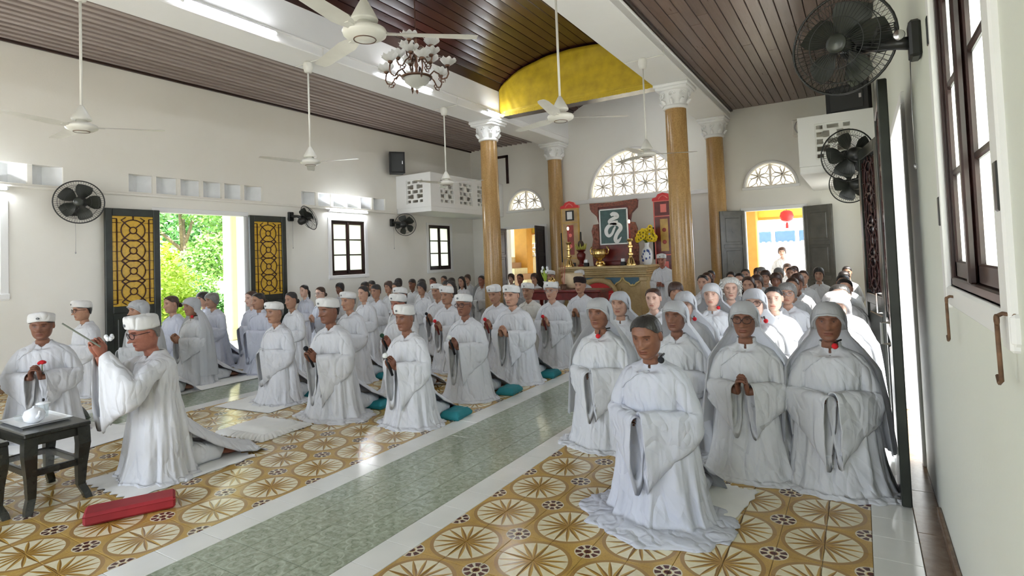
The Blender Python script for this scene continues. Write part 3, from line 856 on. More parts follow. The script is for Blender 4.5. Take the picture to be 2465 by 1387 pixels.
# ------------------------------------------------------------------ fluorescent lamps
def tube_lamp(label, p0, p1, n, grp):
    """p0-p1: tube ends, n: direction away from the surface"""
    p0, p1, n = Vector(p0), Vector(p1), Vector(n); t = thing('tube_lamp', label, 'lamp', (p0 + p1) / 2, group=grp); c = (p0 + p1) / 2
    u = (p1 - p0).normalized(); L = (p1 - p0).length; v = u.cross(n)
    B = Matrix((u, n, v)).transposed().to_4x4()
    MB().bevbox(-L / 2, L / 2, -.055, -.022, -.022, .022, .004).xf(B).obj('batten', 'white_enamel', t)
    for s in (-1, 1): MB().bevbox(s * L / 2 - .014, s * L / 2 + .014, -.03, .022, -.018, .018, .004).xf(B).obj('end_cap', 'white_enamel', t)
    MB().tube([B @ Vector((-L / 2 + .015, .005, 0)), B @ Vector((L / 2 - .015, .005, 0))], .0165, 10).obj('tube', 'tube_light', t, smooth=True)


tube_lamp('lit fluorescent tube on the left beam beyond the first ceiling fan', (-6.19, 3.43, 4.36 + .10), (-6.19, 4.62, 4.46), (.8, 0, -.6), 'tubes on the left beam')
tube_lamp('lit fluorescent tube on the left beam behind the chandelier', (-6.19, 6.55, 4.46), (-6.19, 7.74, 4.46), (.8, 0, -.6), 'tubes on the left beam')
tube_lamp('lit fluorescent tube on the left beam above the column capital', (-6.19, 9.48, 4.46), (-6.19, 10.06, 4.46), (.8, 0, -.6), 'tubes on the left beam')
for y0, l in ((3.43, 'before the chandelier'), (6.55, 'behind the chandelier'), (11.2, 'near the altar')):  # unseen tubes added to brighten the nave and altar wall
    tube_lamp('added fill light tube on the nave side of the right beam ' + l, (-3.02, y0, 4.80), (-3.02, y0 + 1.19, 4.80), (-.8, 0, -.6), 'added fill tubes on the right beam')
tube_lamp('lit fluorescent tube on the left wall above the six pane window', (XL + .09, 8.12, 2.63), (XL + .09, 9.20, 2.63), (1, 0, 0), 'tubes on the left wall')
tube_lamp('lit fluorescent tube on the left wall above the window near the entrance', (XL + .09, 1.75, 2.63), (XL + .09, 2.86, 2.63), (1, 0, 0), 'tubes on the left wall')

# ------------------------------------------------------------------ ceiling fans
FAN = {}


def ceiling_fan(x, y, angles, label, zhub=2.96):
    if not FAN:
        FAN['canopy'] = MB().lathe([(.015, -.16), (.05, -.15), (.068, -.08), (.062, -.02), (.05, 0)], n=20).mesh('canopy', 'fan_white', True)
        FAN['cone'] = MB().lathe([(.085, .07), (.088, .085), (.055, .15), (.022, .21), (.014, .22)], n=24).mesh('cone', 'fan_white', True)
        FAN['motor'] = MB().lathe([(.001, -.052), (.062, -.05), (.07, -.046), (.10, -.040), (.135, -.020), (.142, 0), (.135, .016), (.08, .040), (.05, .05), (.045, .075)], n=32).mesh('motor', 'fan_white', True)
        FAN['ring'] = MB().tube([(.070 * math.cos(a), .070 * math.sin(a), -.048) for a in (2 * math.pi * i / 28 for i in range(29))], .0035, 6, cap=False).mesh('ring', 'bronze', True)
        b = MB(); rows = []
        for i in range(10):
            q = i / 9; r = .13 + .60 * q; wd = .032 + .030 * min(q * 5, 1) - .010 * q; tw = .20 * (1 - q) + .06; e = 1 if i < 9 else .75
            row = []
            for u, th in ((-1, 0), (-.5, .012), (.5, .012), (1, 0), (.5, .004), (-.5, .004)):
                row.append((r, wd * u * math.cos(tw) * e, wd * u * math.sin(tw) + th * .6 - .004))
            rows.append(row)
        b.loft(rows, True, True, True); b.bevbox(.09, .20, -.018, .018, -.006, .002, .002); FAN['blade'] = b.mesh('blade', 'fan_white', False); autosmooth(FAN['blade'], 40)
    t = thing('ceiling_fan', label, 'ceiling fan', (x, y, zhub), group='white three blade fans hung from the beams')
    link('canopy', FAN['canopy'], t, (0, 0, ZB - zhub)); link('cone', FAN['cone'], t); mo = link('motor', FAN['motor'], t); link('trim_ring', FAN['ring'], mo)
    MB().tube([(0, 0, .10), (0, 0, ZB - zhub - .10)], .013, 10).obj('rod', 'fan_white', t, smooth=True)
    for a in angles: link('blade', FAN['blade'], t, (0, 0, -.004), (0, 0, R_(a)))


ceiling_fan(-6.58, 2.61, (52, 178, 285), 'white ceiling fan on the left beam before the first lit tube')
ceiling_fan(-6.58, 5.42, (20, 140, 260), 'white ceiling fan on the left beam, second of its row')
ceiling_fan(-6.58, 8.56, (15, 135, 255), 'white ceiling fan in front of the left balcony')
ceiling_fan(-2.63, 2.62, (42, 162, 282), 'white ceiling fan hanging nearest the big wall fan, before the chandelier')
ceiling_fan(-2.63, 5.44, (35, 160, 282), 'white ceiling fan in front of the yellow valance')
ceiling_fan(-2.63, 8.32, (25, 148, 265), 'white ceiling fan in front of the large half round window')
for x, y in ((-6.58, 5.42), (-6.58, 8.56), (-2.63, 8.32)):
    MB().tube([(x - .26, y, ZB - .012), (x + .315, y, ZB - .012), (x + .325, y, ZB), (x + .325, y, ZB + .13)], .007, 6).obj('fan_conduit', 'fan_white')
    bpy.context.view_layer.update()
for i, o in enumerate([o for o in C.objects if o.name.startswith('fan_conduit')]):
    tag(o, ['thin white conduit under the left beam at its middle fan', 'thin white conduit under the left beam near the balcony', 'thin white conduit under the right beam near the column'][i], 'conduit')

# ------------------------------------------------------------------ wall fans
WF = {}


def wall_fan(label, head, wall, rz, tilt, D=.50, group='black wall fans'):
    """head: centre of guard, facing -Y locally then turned by rz; wall: bracket point on the wall"""
    if not WF:
        r = .25; g = MB()
        for k in range(60):
            q = 2 * math.pi * k / 60; ca, sa = math.cos(q), math.sin(q)
            g.tube([(ca * .05, -.075, sa * .05), (ca * .12, -.082, sa * .12), (ca * .20, -.066, sa * .20), (ca * r, -.01, sa * r)], .0013, 3, cap=False)
            g.tube([(ca * .06, .075, sa * .06), (ca * .18, .06, sa * .18), (ca * r, .0, sa * r)], .0013, 3, cap=False)
        for rr, yy, th in ((r, -.005, .007), (.20, -.066, .0022), (.13, -.082, .0022), (.19, .055, .002)):
            g.tube([(rr * math.cos(q), yy, rr * math.sin(q)) for q in (2 * math.pi * i / 40 for i in range(41))], th, 6, cap=False)
        WF['guard'] = g.mesh('guard', 'fan_black', True)
        WF['badge'] = MB().lathe([(.001, .012), (.03, .010), (.048, .004), (.05, 0)], n=24, mat=Matrix.Rotation(R_(90), 4, 'X')).xf(Matrix.Translation((0, -.075, 0))).mesh('badge', 'fan_blade', True)
        b = MB()
        for k in range(5):
            q0 = 2 * math.pi * k / 5; rows = []
            for i in range(7):
                rr = .04 + .175 * i / 6; hw = (.25 + .30 * math.sin(math.pi * (i / 6 * .8 + .1)))
                rows.append([(rr * math.cos(q0 + hw * u), .03 - .05 * u * .8, rr * math.sin(q0 + hw * u)) for u in (-1, -.5, 0, .5, 1)])
            b.loft(rows, False)
        b.lathe([(.001, -.05), (.04, -.045), (.045, 0), (.04, .04)], n=16, mat=Matrix.Rotation(R_(90), 4, 'X'))
        WF['rotor'] = b.mesh('rotor', 'fan_blade', True)
        WF['motor'] = MB().lathe([(.001, .0), (.06, .01), (.072, .05), (.068, .12), (.04, .15), (.001, .155)], n=20, mat=Matrix.Rotation(R_(-90), 4, 'X')).xf(Matrix.Translation((0, .07, 0))).mesh('motor_housing', 'fan_black', True)
    head, wall = Vector(head), Vector(wall)
    t = thing('wall_fan', label, 'fan', wall, group=group); s = D / .5
    def part(nm, me):
        o = link(nm, me, t, head - wall); o.rotation_euler = (R_(tilt), 0, rz); o.scale = (s, s, s); return o
    g = part('guard', WF['guard']); part('rotor', WF['rotor']); part('motor_housing', WF['motor']); part('badge', WF['badge'])
    back = (Matrix.Rotation(rz, 4, 'Z') @ Vector((0, .14 * s, 0))) + head - wall
    sx = 1 if wall.x < -5 else -1
    m = MB(); m.bevbox(min(0, sx * .05), max(0, sx * .05), -.06, .06, -.11, .07, .012); m.obj('wall_plate', 'fan_black', t)
    m = MB(); m.tube([(sx * .03, 0, -.03), (sx * .09, 0, -.02), ((back.x + sx * .09) / 2, back.y * .5, back.z * .4), tuple(back)], [.035, .03, .026, .04], 8); m.obj('arm', 'fan_black', t, smooth=True)
    m = MB(); m.tube([(sx * .045, .02, -.08), (sx * .05, .022, -.35), (sx * .05, .02, -.62)], .0022, 5); m.ball((sx * .05, .02, -.63), (.008, .008, .016), 8); m.obj('pull_cord', 'silver_rim', t, smooth=True)
    return t


wall_fan('black wall fan facing the room beside the near yellow lattice door', (XL + .30, 3.57, 2.48), (XL, 3.60, 2.42), R_(62), 5, .58)
wall_fan('black wall fan turned down between the lattice door and the lamp lit window', (XL + .32, 7.40, 2.42), (XL, 7.22, 2.48), R_(165), -25, .50)
wall_fan('black wall fan seen from behind between the two left windows', (XL + .30, 10.20, 2.38), (XL, 10.05, 2.46), R_(205), -5, .52)
f1 = wall_fan('large black wall fan on the right wall above the casement window', (-.025, 3.55, 2.555), (XR, 3.40, 2.48), R_(-22), 6, .52)
for k in range(4):
    MB().tube([(-.06 - .012 * k, .02, -.03), (-.10, .02, .06 + .012 * k), (-.17, .05, .07 + .01 * k), (-.20, .08, .02)], .004, 5).obj('cable', 'fan_black', f1, smooth=True)
MB().lathe([(.001, .006), (.022, .004), (.026, 0)], n=16, mat=Matrix.Rotation(R_(90), 4, 'X')).xf(Matrix.Translation((-.09, -.075, -.0))).obj('speed_knob', 'steel', f1, smooth=True)
wall_fan('black wall fan on the right wall beside the lattice door top, nearer one', (-.06, 7.30, 2.475), (XR, 7.40, 2.47), R_(205), -8, .56)
wall_fan('black wall fan on the right wall under the right balcony', (-.07, 10.10, 2.43), (XR, 10.2, 2.42), R_(200), -12, .60)

# brown box fan on the altar wall above the right balcony
t = thing('box_fan', 'brown round fan in a pale box on the altar wall above the right balcony', 'fan', (-.86, YB - .10, 3.98))
MB().bevbox(-.22, .30, -.08, .10, -.17, .17, .02).obj('housing', 'wall', t)
m = MB()
for k in range(4):
    q = math.pi / 2 * k + .3; m.tube([(0, -.10, 0), (math.cos(q) * .07, -.11, math.sin(q) * .07), (math.cos(q + .5) * .15, -.10, math.sin(q + .5) * .15)], [.02, .045, .05], 6, flat=.3)
m.obj('rotor', 'stair_brown', t); MB().tube([(.17 * math.cos(a), -.09, .17 * math.sin(a)) for a in (2 * math.pi * i / 24 for i in range(25))], .01, 6).obj('ring', 'silver_rim', t)

# ------------------------------------------------------------------ chandelier
def chandelier(x, y, z):
    t = thing('chandelier', 'bronze chandelier with ruffled glass shades and a glass bowl', 'chandelier', (x, y, z)); t.scale = (1.12,) * 3
    MB().lathe([(.001, -.045), (.012, -.035), (.02, -.01), (.075, .015), (.13, .06), (.152, .105), (.150, .112), (.125, .07), (.07, .03), (.001, .018)], n=36).obj('glass_bowl', 'shade_glass', t, smooth=True)
    MB().lathe([(.001, -.075), (.008, -.06), (.016, -.048), (.012, -.04), (.018, -.032)], n=16).obj('finial', 'bronze', t, smooth=True)
    MB().lathe([(.150, .10), (.172, .105), (.175, .118), (.152, .124)], n=40).obj('rim', 'bronze', t, smooth=True)
    MB().lathe([(.03, .12), (.018, .16), (.014, .22), (.026, .25), (.016, .28), (.014, .36), (.03, .39), (.018, .42), (.012, .50), (.022, .53), (.010, .57), (.006, .60)], n=16).obj('stem', 'bronze', t, smooth=True)
    MB().tube([(0, 0, .58), (0, 0, (vault_z(x) - z) / 1.12 - .02)], .006, 8).obj('hanging_rod', 'bronze', t)
    MB().lathe([(.05, (vault_z(x) - z) / 1.12 - .05), (.06, (vault_z(x) - z) / 1.12 - .02), (.06, (vault_z(x) - z) / 1.12)], n=20).obj('canopy', 'bronze', t, smooth=True)
    sh = MB(); n = 40; rows = []
    for i in range(7):
        q = i / 6; r = .018 + .072 * q ** .7; zz = .066 * q ** 1.3
        rows.append([((r * (1 + .10 * q * q * math.sin(8 * a))) * math.cos(a), (r * (1 + .10 * q * q * math.sin(8 * a))) * math.sin(a), zz + .012 * q * q * math.cos(8 * a)) for a in (2 * math.pi * j / n for j in range(n))])
    sh.loft(rows, True, True); shade = sh.mesh('shade', 'shade_glass', True)
    def arm(q, r0, r1, z0, z1, tip):
        ca, sa = math.cos(q), math.sin(q); P = lambda r, h: (ca * r, sa * r, h)
        m = MB(); d = r1 - r0
        m.tube([P(r0, z0), P(r0 + d * .25, z0 + .045), P(r0 + d * .5, z0 + .01), P(r0 + d * .72, z0 - .055), P(r0 + d * .95, z0 - .045), P(r1 + .012, z0), P(r1, z1 - .02)], .0085, 7)
        m.tube([P(r0 + d * .62, z0 - .02), P(r0 + d * .5, z0 - .05), P(r0 + d * .62, z0 - .085), P(r0 + d * .80, z0 - .09)], .006, 6)
        for k in (.62, .85): m.tube([P(r0 + d * k, z0 - .06), P(r0 + d * k + .004, z0 - .10)], [.007, .001], 5)
        m.lathe([(.010, z1 - .03), (.026, z1 - .012), (.030, z1), (.012, z1 + .004)], c=(ca * r1, sa * r1, 0), n=14)
        a = m.obj('arm', 'bronze', t, smooth=True); link('shade', shade, a, P(r1, z1), (R_(tip) * -sa, R_(tip) * ca, 0))
        MB().ball((ca * r1, sa * r1, z1 + .03), (.013, .013, .02), 8).obj('bulb', 'porcelain', a, smooth=True)
    for k in range(6): arm(math.pi / 3 * k + .35, .15, .36, .12, .215, 8)
    for k in range(5): arm(2 * math.pi / 5 * k + .1, .03, .20, .30, .335, 6)
    for k in range(3): arm(2 * math.pi / 3 * k + .8, .02, .17, .44, .49, 6)


chandelier(NC, 5.46, 3.66)

# ------------------------------------------------------------------ yellow valance
def valance():
    t = thing('valance', 'golden yellow fringed valance hung across the nave below the vault', 'curtain', (NC, 10.05, 4.44)); O = Vector((NC, 10.05, 4.44))
    n, k = 120, 14; rows = []; x0, x1 = -6.255, -2.955
    for j in range(k + 1):
        v = j / k; row = []
        for i in range(n + 1):
            u = i / n; x = x0 + (x1 - x0) * u; top = vault_z(x) - .03; z = 4.52 + (top - 4.52) * v
            fan = math.sin(40 * math.atan2(z - 5.6, abs(x - NC) - 2.4 if False else x - (x0 if u < .5 else x1)) ) * .006 * (1 - min(1, 3 * min(u, 1 - u)))
            sw = .012 * math.sin(14 * v * (1 - abs(2 * u - 1)) + 3 * u) * v + .008 * noise.noise((x * 2.5, z * 3, 1))
            row.append((x - O.x, 10.04 - O.y + sw + fan, z - O.z))
        rows.append(row)
    m = MB().loft(rows, False); o = m.obj('cloth', 'yellow_cloth', t, smooth=True)
    md = o.modifiers.new('thickness', 'SOLIDIFY'); md.thickness = .006
    f = MB(); r2 = random.Random(3)
    for i in range(330):
        x = x0 + (x1 - x0) * (i + .5) / 330 - O.x; l = .075 + .01 * r2.random(); dx = .004 * (r2.random() - .5)
        f.prism([(x - .0035, .085), (x + .0035, .085), (x + .0042 + dx, .085 - l), (x - .0042 + dx, .085 - l)], -.014, -.006, 'y')
    f.obj('fringe', 'fringe', t)['kind'] = 'stuff'
    MB().bevbox(x0 - O.x, x1 - O.x, -.018, -.002, .075, .092, .003).obj('fringe_braid', 'fringe', t)


valance()
# ------------------------------------------------------------------ altar
def altar():
    O = Vector((-4.70, 11.75, 0)); t = thing('altar', 'carved golden stone altar with blue scallops and a red medallion', 'altar', O)
    def put(m, nm, mat, **k):
        m.xf(Matrix.Translation(-O)); return m.obj(nm, mat, t, **k)
    x0, x1, y0, y1 = -5.72, -3.68, 11.38, 12.20
    put(MB().bevbox(x0 + .10, x1 - .10, y0 + .10, y1, 0, 1.02, .01), 'body', 'altar_stone')
    m = MB()
    for k, (e, a, b) in enumerate(((.0, 1.19, 1.25), (.03, 1.15, 1.19), (.06, 1.10, 1.15), (.035, 1.06, 1.10), (.08, 1.01, 1.06))): m.bevbox(x0 + e, x1 - e, y0 + e, y1, a, b, .012)
    put(m, 'cornice', 'altar_stone')
    for x in (x0 + .06, x1 - .20):
        m = MB(); m.bevbox(x, x + .14, y0 + .06, y0 + .18, 0, 1.0, .012); m.bevbox(x - .02, x + .16, y0 + .04, y0 + .2, .92, 1.01, .015); m.bevbox(x - .02, x + .16, y0 + .04, y0 + .2, 0, .10, .015)
        put(m, 'pilaster', 'altar_stone')
    for k in range(4):
        cx = -5.34 + .43 * k; m = MB()
        arc = [(cx - .20, 1.0)] + [(cx + .20 * math.cos(q), 1.0 - .13 * math.sin(q) - (.04 if abs(math.cos(q)) < .3 else 0)) for q in (math.pi - math.pi * i / 14 for i in range(15))] + [(cx + .2, 1.0)]
        m.prism(arc[::-1], y0 + .085, y0 + .10, 'y'); put(m, 'blue_field', 'stone_blue')
        m = MB(); m.tube([(a, y0 + .08, b) for a, b in arc[1:-1]], .020, 6); m.ball((cx, y0 + .085, .84), (.03, .02, .03), 8); put(m, 'scallop', 'stone_gold', smooth=True)
    c, z, r = -4.80, .50, .40
    put(MB().prism(ell(c, z, r, r, 40)[:-1][::-1], y0 + .05, y0 + .12, 'y'), 'medallion', 'bright_red')
    m = MB(); m.tube([(a, y0 + .05, b) for a, b in ell(c, z, r + .05, r + .05, 40)], .055, 8, cap=False)
    for s in (-1, 1): m.tube([(c + s * .05, y0 + .06, z + r + .08), (c + s * .25, y0 + .06, z + r + .03), (c + s * .45, y0 + .06, z + .18), (c + s * .52, y0 + .06, z + .28)], [.03, .04, .03, .015], 7)
    put(m, 'medallion_frame', 'altar_stone', smooth=True)
    m = MB()
    for j in range(6):
        zz = z - .30 + .115 * j; hw = math.sqrt(max(r * r - (zz - z) ** 2, .01)) - .04
        m.tube([(c - hw + 2 * hw * i / 24, y0 + .045, zz + .012 * math.sin(i * 1.3 + j)) for i in range(25)], .006, 5)
    put(m, 'cloud_lines', 'pale_red')


altar()
AY = 11.80


def spirit_screen():
    O = Vector((-4.56, AY + .12, 1.25)); t = thing('spirit_screen', 'carved red-brown screen with a flaring top standing on the altar', 'screen', O)
    pr = MB().prism([(-.47, 0), (.47, 0), (.47, .46), (.40, .50), (.36, .95), (.40, 1.12), (.53, 1.24), (.55, 1.40), (.50, 1.40), (0, 1.37), (-.50, 1.40), (-.55, 1.38), (-.53, 1.22), (-.40, 1.10), (-.36, .95), (-.40, .50), (-.47, .46)], -.03, .05, 'y'); pr.obj('panel', 'dark_red_wood', t)
    MB().prism([(-.55, 1.40), (-.54, 1.26), (-.42, 1.13), (-.36, 1.06), (-.34, 1.30), (.34, 1.30), (.36, 1.06), (.42, 1.13), (.54, 1.26), (.55, 1.42), (0, 1.385)], -.06, -.028, 'y').obj('crest', 'brown_carved', t)
    for s in (-1, 1):
        m = MB(); m.prism([(s * .36, .05), (s * .52, .05), (s * .54, .40), (s * .50, .60), (s * .53, .78), (s * .48, .92), (s * .36, .93)][::s], -.05, -.01, 'y')
        r2 = random.Random(4)
        for k in range(16): m.ball((s * (.39 + .11 * r2.random()), -.05, .12 + .74 * r2.random()), (.025, .014, .03), 6)
        m.obj('carved_wing', 'brown_carved', t)
    MB().bevbox(-.50, .50, -.10, .10, 0, .10, .015).obj('foot', 'dark_red_wood', t)
    p = thing('calligraphy_picture', 'framed white brush character on dark green leaning on the altar screen', 'picture', (-4.55, AY + .04, 1.72))
    MB().bevbox(-.315, .315, 0, .012, 0, .76, .003).obj('ground', 'picture_green', p)
    m = MB()
    for a, b, c, d in ((-.33, -.30, -.015, .775), (.30, .33, -.015, .775), (-.33, .33, -.015, .015), (-.33, .33, .745, .775)): m.bevbox(a, b, -.02, .014, c, d, .005)
    m.obj('frame', 'white_enamel', p)
    # the brush character as one flowing raised stroke, traced in plan (x right, z up)
    m = MB()
    def stroke(pts, w, n=6):
        P = [Vector((a, 0, b)) for a, b in pts]; out = []; rr = []
        for i in range(len(P) - 1):
            p0, p1, p2, p3 = P[max(i - 1, 0)], P[i], P[i + 1], P[min(i + 2, len(P) - 1)]
            for k in range(n):
                q = k / n; out.append(.5 * ((2 * p1) + (p2 - p0) * q + (2 * p0 - 5 * p1 + 4 * p2 - p3) * q * q + (3 * p1 - p0 - 3 * p2 + p3) * q ** 3)); rr.append(w[i] * (1 - q) + w[i + 1] * q)
        out.append(P[-1]); rr.append(w[-1])
        rings = []
        for i, p_ in enumerate(out):
            tdir = (out[min(i + 1, len(out) - 1)] - out[max(i - 1, 0)]).normalized(); s_ = Vector((-tdir.z, 0, tdir.x))
            rings.append([p_ + s_ * rr[i] + Vector((0, -.004, 0)), p_ + s_ * rr[i] * .8 + Vector((0, -.012, 0)), p_ - s_ * rr[i] * .8 + Vector((0, -.012, 0)), p_ - s_ * rr[i] + Vector((0, -.004, 0))])
        m.loft(rings, False)
    stroke([(-0.060, 0.631), (-0.008, 0.656), (0.062, 0.640), (0.089, 0.595), (0.024, 0.564), (-0.049, 0.534), (-0.094, 0.491), (-0.057, 0.456), (0.024, 0.478), (0.105, 0.491)], [.03, .046, .048, .044, .040, .038, .040, .040, .034, .016])
    stroke([(-0.024, 0.424), (0.073, 0.432), (0.143, 0.392), (0.154, 0.325), (0.100, 0.257), (0.052, 0.183), (0.026, 0.102), (0.058, 0.046), (0.117, 0.081), (0.168, 0.149)], [.024, .040, .046, .046, .044, .042, .044, .042, .028, .006])
    stroke([(0.073, 0.432), (-0.016, 0.434), (-0.113, 0.397), (-0.175, 0.316), (-0.168, 0.226), (-0.113, 0.181), (-0.045, 0.226), (0.003, 0.318), (0.040, 0.386)], [.020, .036, .042, .046, .042, .036, .032, .028, .016])
    m.obj('brush_character', 'white_enamel', p)


spirit_screen()


def turned(name, label, cat, loc, prof, mat, group=None, n=24, extra=None, partname='body'):
    t = thing(name, label, cat, loc, group=group); MB().lathe(prof, n=n).obj(partname, mat, t, sharp=45)
    if extra: extra(t)
    return t


def candle(h):
    def f(t):
        c = MB().lathe([(.016, .56), (.016, .56 + h), (.004, .57 + h)], n=12).obj('candle', 'candle_red', t, smooth=True)
        MB().ball((0, 0, .60 + h), (.022, .022, .040), 10).obj('flame', 'bulb', c, smooth=True)
    return f


CS = [(.105, 0), (.105, .03), (.085, .06), (.065, .13), (.040, .16), (.036, .20), (.060, .22), (.060, .25), (.034, .27), (.032, .36), (.056, .38), (.056, .41), (.034, .43), (.032, .49), (.062, .52), (.064, .555), (.02, .56)]
turned('candlestick', 'brass candlestick by the red couplet board, with a tall red candle', 'candlestick', (-4.10, AY - .24, 1.25), CS, 'brass', 'brass altar candlesticks', extra=candle(.32))
turned('candlestick', 'brass candlestick by the gold couplet board with a small lit bulb', 'candlestick', (-5.55, AY - .18, 1.25), CS, 'brass', 'brass altar candlesticks', extra=candle(.26))


def burner_extra(t):
    for s in (-1, 1): MB().tube([(s * .12, 0, .24), (s * .20, 0, .27), (s * .21, 0, .35), (s * .17, 0, .42)], [.014, .016, .018, .022], 8).obj('handle', 'brass', t, smooth=True)
    for k in range(3):
        q = 2 * math.pi * k / 3; MB().tube([(.06 * math.cos(q), .06 * math.sin(q), .10), (.10 * math.cos(q), .10 * math.sin(q), .05), (.09 * math.cos(q), .09 * math.sin(q), 0)], [.03, .022, .03], 8).obj('foot', 'brass', t, smooth=True)


turned('incense_burner', 'footed brass incense burner with two handles in front of the carved screen', 'incense burner', (-4.80, AY - .22, 1.251), [(.10, 0), (.10, .03), (.05, .06), (.045, .12), (.07, .15), (.14, .20), (.165, .27), (.15, .32), (.17, .36), (.16, .37), (.14, .33)], 'brass', extra=burner_extra)


def flowers_extra(t):
    r2 = random.Random(11)
    for k in range(44):
        q = r2.random() * 6.28; f = r2.random() ** .6; p = Vector((.20 * f * math.cos(q), .14 * f * math.sin(q) - .02, .50 + .30 * (1 - f * f) * r2.random() + .10 * r2.random()))
        m = MB()
        for j in range(9):
            a = 2 * math.pi * j / 9; d = Vector((math.cos(a), 0, math.sin(a))) * .042
            m.ball(p + d * .6 + Vector((0, -.01, 0)), (.030, .010, .030), 6)
        fl = m.obj('flower', 'petal_yellow', t, smooth=True); MB().ball(p + Vector((0, -.022, 0)), (.014, .010, .014), 6).obj('flower_eye', 'flower_dark', fl, smooth=True)
    m = MB()
    for k in range(16):
        q = r2.random() * 6.28; m.tube([(0, 0, .44), (.08 * math.cos(q), .06 * math.sin(q), .54), (.17 * math.cos(q), .12 * math.sin(q), .58 + .1 * r2.random())], [.004, .014, .002], 5, flat=.4)
    m.obj('leaves', 'leaf_green', t)
    m = MB()
    for k in range(12):
        q = .5 + 2.1 * r2.random() + 3.1; z = .05 + .26 * r2.random(); rr = .107 if z < .3 else .08
        m.ball((rr * math.cos(q), rr * math.sin(q), z), (.022, .012, .03), 6)
    m.obj('blue_painting', 'cobalt', t, smooth=True)


turned('flower_vase', 'blue and white porcelain vase with a bunch of yellow flowers', 'vase', (-3.84, AY + .05, 1.25), [(.075, 0), (.095, .03), (.115, .15), (.112, .26), (.085, .33), (.048, .37), (.045, .42), (.062, .46), (.055, .46), (.04, .43)], 'porcelain', extra=flowers_extra)


def fruit_extra(t):
    r2 = random.Random(5)
    for k in range(14):
        q = 2 * math.pi * k / 14; MB().tube([(.03 * math.cos(q), .03 * math.sin(q), .36), (.09 * math.cos(q), .08 * math.sin(q), .40), (.13 * math.cos(q), .10 * math.sin(q), .46 + .05 * (k % 2))], [.022, .028, .006], 7).obj('banana', 'fruit_green', t, smooth=True)
    MB().ball((0, 0, .50), (.07, .06, .085), 12).obj('dark_fruit', 'flower_dark', t, smooth=True)


turned('fruit_stand', 'dark lacquer pedestal stand heaped with green fruit on the altar', 'stand', (-5.28, AY - .12, 1.25), [(.08, 0), (.085, .03), (.05, .06), (.05, .12), (.09, .18), (.10, .27), (.06, .32), (.11, .36), (.10, .37)], 'dark_red_wood', extra=fruit_extra)
for x, l in ((-5.10, 'small white cup on a black block by the fruit stand'), (-4.26, 'small white cup on a black block by the tall candlestick')):
    t = thing('offering_cup', l, 'cup', (x, AY - .26, 1.25)); MB().bevbox(-.05, .05, -.04, .04, 0, .08, .006).obj('block', 'speaker_black', t); MB().bevbox(-.04, .04, -.03, .03, .08, .15, .008).obj('cup', 'porcelain', t)


def couplet(label, x, face, inner, top):
    t = thing('couplet_board', label, 'board', (x, 12.30, 0)); w = .21
    MB().bevbox(-w, w, -.03, .03, .95, 2.62, .008).obj('board', face, t)
    m = MB()
    for s in (-1, 1): m.bevbox(s * w - .012, s * w + .012, -.04, .035, .95, 2.62, .005)
    for z in (.97, 1.44, 2.28, 2.61): m.bevbox(-w, w, -.04, .035, z - .012, z + .012, .004)
    m.obj('frame', inner, t)
    MB().prism([(-.24, 2.62), (.24, 2.62), (.23, 2.68), (.15, 2.70), (.11, 2.76), (.0, 2.79), (-.11, 2.76), (-.15, 2.70), (-.23, 2.68)][::-1], -.045, .04, 'y').obj('crest', top, t)
    m = MB(); m.tube([(-.10, -.05, 2.65), (-.06, -.05, 2.70), (0, -.05, 2.73), (.06, -.05, 2.70), (.10, -.05, 2.65)], .014, 6); m.obj('crest_carving', 'pale_red', t, smooth=True)
    for z0, z1, mt in ((2.36, 2.54, 'pale_red' if face == 'dark_red_wood' else 'white_enamel'), (1.04, 1.30, 'pale_red')):
        MB().bevbox(-.11, .11, -.036, -.03, z0 - .03, z1 + .03, .002).obj('panel', 'dark_red_wood' if face == 'dark_red_wood' else 'speaker_black', t)
        MB().bevbox(-.065, .065, -.044, -.034, z0, z1, .003).obj('seal', mt, t)
    MB().bevbox(-.085, .085, -.038, -.028, 1.52, 2.22, .004).obj('inscription_panel', 'gold_paint' if face == 'dark_red_wood' else 'red_lacquer', t)
    for z in (1.72, 1.98): MB().lathe([(.04, 0), (.045, .006), (.03, .010)], n=16, mat=Matrix.Rotation(R_(90), 4, 'X')).xf(Matrix.Translation((0, -.038, z))).obj('roundel', 'red_lacquer' if face == 'dark_red_wood' else 'pale_red', t)
    for s in (-1, 1): MB().bevbox(s * .25 - .015, s * .25 + .015, -.02, .01, 1.35, 2.05, .004).obj('side_slat', 'speaker_black', t)
    MB().bevbox(-.24, .24, -.06, .06, 0, .95, .015).obj('pedestal', 'altar_stone', t)


couplet('gold couplet board with a red crest left of the altar screen', -5.80, 'gold_panel', 'gold_paint', 'bright_red')
couplet('red lacquer couplet board with a gold panel beside the right column', -3.57, 'dark_red_wood', 'pale_red', 'bright_red')

